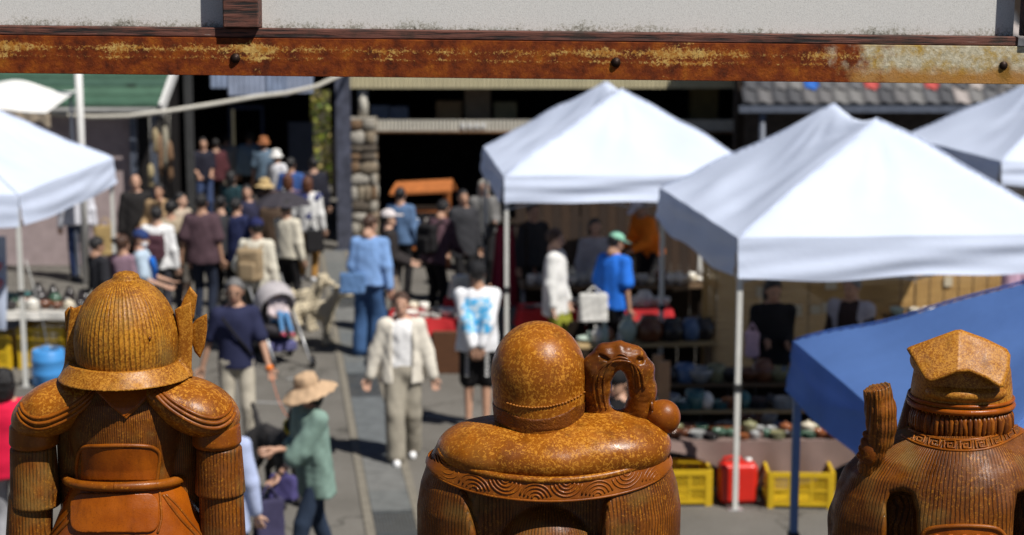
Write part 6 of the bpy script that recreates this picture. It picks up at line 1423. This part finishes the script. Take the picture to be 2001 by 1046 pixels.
# --- the figure in a folded cap, robe with key-pattern collar
def elder():
    s = Statue(1885, 'glazed statue in folded pointed cap and combed robe with key-pattern collar'); r = s.root
    cx = s.p(1873, 700)[0]
    yf = lambda x, z: (z - s.zz(690))*.62 - (1-np.minimum(1, np.abs(x-cx)/(105*PX)))*26*PX
    cp_ = Sdf().u(s.prism([(1771,682),(1776,678),(1822,661),(1866,645),(1878,644),(1925,661),(1968,682),(1975,694),(1973,722),(1962,756),(1952,758),(1928,742),(1893,727),(1868,729),(1840,740),(1817,747),(1806,742),(1786,708)], -70, -34, 7, yf))
    cp_.u(s.ell(1872, 705, 0, 92, 80, 46), 12*PX)
    cp_.build('folded_cap', HV, G_FINE, r)
    hd = Sdf().u(s.lathe(1877, [(680, 80), (720, 92), (760, 97), (785, 97), (800, 95), (835, 93), (870, 92)], .9)); hd.build('head', HV, G_FINE, r)
    Sdf().u(s.ell(1888, 766, -52, 78, 44, 22)).build('head_wrap', HD, G_FINE, r)
    for lv, rr, tk in ((774, 99, 3.5), (786, 98, 6.5)):
        P = [Vector((s.p(1877, 800)[0] + rr*PX*math.sin(a), -rr*.9*PX*math.cos(a), s.zz(lv))) for a in np.linspace(-1.9, 1.9, 48)]
        MB().tube(P, tk*PX, 8).build('head_band', G_RED, r)
    for i, a in enumerate(np.linspace(-1.5, 1.5, 34)):
        random.seed(i); q = lambda v, k: Vector((s.p(1877, 800)[0] + k*PX*math.sin(a + .03*random.uniform(-1, 1)), -k*.9*PX*math.cos(a), s.zz(v)))
        MB().tube([q(792, 92), q(806, 97), q(822, 98), q(836+random.uniform(-3, 4), 95), q(844, 90)], [4*PX, 5.4*PX, 5*PX, 4*PX, 1.5*PX], 7).build('hair_lock', G_DARK if i % 3 else G_BAND, r)
    Sdf().u(s.cone((1784, 768, 30), (1770, 838, 24), 11, 17)).build('side_lappet', HV, G_DARK, r)
    bd = Sdf().u(s.lathe(1885, [(822, 88), (832, 106), (845, 128), (862, 160), (884, 196), (915, 224), (955, 243), (1000, 253), (1046, 257), (1120, 262), (1210, 258)], .62))
    bd.u(s.ell(1885, 1010, -66, 150, 110, 170), 30*PX)
    for sg in (1, -1):
        q = lambda u: 1885 + sg*(u-1885)
        bd.sub(s.prism([(q(1733), 985), (q(1742), 964), (q(1762), 958), (q(1782), 966), (q(1790), 1000), (q(1796), 1215), (q(1728), 1215)][::sg], -320, -30, 12), 12*PX)
    bd.disp(wav(3, 30, .0018))
    bd.build('robe', HV, G_COMB, r)
    up = [(1776,838),(1790,845),(1812,852),(1845,858),(1880,860),(1918,857),(1948,849),(1972,839),(1990,830)]
    dn = [(1762,850),(1780,861),(1806,871),(1845,879),(1884,881),(1922,878),(1956,868),(1985,853),(2003,842)]
    for nm, c in (('collar_edge', up), ('collar_edge', dn)): s.line(nm, c, 2.6, G_BAND, bd, 0)
    bc = bd.ev
    zi = lambda c: (np.array([s.xz(*p)[0] for p in c]), np.array([s.xz(*p)[1] for p in c]))
    ux, uz = zi(up); dx, dz = zi(dn)
    Sdf().u((lambda x, y, z: np.maximum(bc(x, y, z)-1.5*PX, np.maximum(z-np.interp(x, ux, uz), np.interp(x, dx, dz)-z)), np.array(s.p(1762, 884, -200)), np.array(s.p(2000, 830, 0)))).cut(lambda x, y, z: y+.01).build('collar', HD, G_BAND, r)
    for u in (1796, 1826, 1856, 1887, 1918, 1948, 1974):
        v = (np.interp(u, [p[0] for p in up], [p[1] for p in up]) + np.interp(u, [p[0] for p in dn], [p[1] for p in dn]))/2
        sl = math.atan((np.interp(u+9, [p[0] for p in dn], [p[1] for p in dn]) - np.interp(u-9, [p[0] for p in dn], [p[1] for p in dn]))/18)
        K = [(-11, 8), (-11, -8), (10, -8), (10, 6), (-4, 6), (-4, -2), (4, -2)]
        P = []
        for (a, b), (c, d) in zip(K, K[1:]):
            for t in (0, .34, .67): P.append((a+(c-a)*t, b+(d-b)*t))
        P.append(K[-1]); W = []
        for a, b in P:
            w_ = s.hit(bd, u + a*math.cos(sl) - b*math.sin(sl), v + a*math.sin(sl) + b*math.cos(sl), 2*PX)
            if w_ is not None: W.append(w_)
        MB().tube(W, 1.7*PX, 6).build('key_motif', G_BAND, r)
    f, lo, hi = s.prism(rrect(1800, 1029, 1964, 1100, 24), -320, 0, 4)
    Sdf().u((lambda x, y, z: np.maximum(bc(x, y, z)-5*PX, f(x, y, z)), lo, hi)).build('sash_plate', HD, G_RED, r)
    s.line('sash_rim', [(1798,1080),(1800,1052),(1812,1036),(1840,1030),(1885,1028),(1930,1030),(1952,1036),(1965,1052),(1967,1080)], 4.5, G_BAND, bd, 5)
    stud = MB(); stud.lathe([(1, 0), (.95, .35), (.6, .7), (.0001, .8)], 12); sm = stud.mesh('sash_stud'); sm.materials.append(G_RED)
    for u in np.linspace(1830, 1936, 5):
        q = s.hit(bd, u, 1052, 5*PX); inst('sash_stud', sm, r, q, (R(90), 0, 0), (9*PX,)*3)
    rd = Sdf(); path = [(1712,738,-70,23),(1716,770,-72,26),(1721,800,-72,29),(1723,830,-70,28),(1718,858,-66,25),(1706,884,-60,23),(1696,912,-50,21)]
    for a, b in zip(path, path[1:]): rd.u(s.cone(a[:3], b[:3], a[3], b[3]), 6*PX)
    a_ = s.xz(1690, 742); b_ = s.xz(1737, 729); sl = (b_[1]-a_[1])/(b_[0]-a_[0])
    rd.cut(lambda x, y, z: z - (a_[1] + (x-a_[0])*sl)).disp(lambda x, y, z: .0011*np.sin((x+.35*(z-s.zz(800))**2*8)*620 + 2.5*np.sin(z*40)) + .001*np.sin(x*190+z*22))
    rd.build('carved_rod', HD, G_COMBX, r)
    kn = Sdf(); kn.u(s.ell(1700, 882, -66, 20, 20, 30))
    for i, (u, v) in enumerate(((1692, 848), (1688, 862), (1684, 876), (1680, 890))): kn.u(s.cone((u, v, -66), (u+12, v+4, -74), 7, 7), 4*PX)
    kn.build('rod_knot', HD, G_DARK, r)
    MB().lathe([(.30, 0), (.305, .02), (.295, .045), (.26, .05)], 44, Matrix.Diagonal((1, .66, 1, 1))).build('base', G_DARK, r)
    return s
warrior(); hotei(); elder()
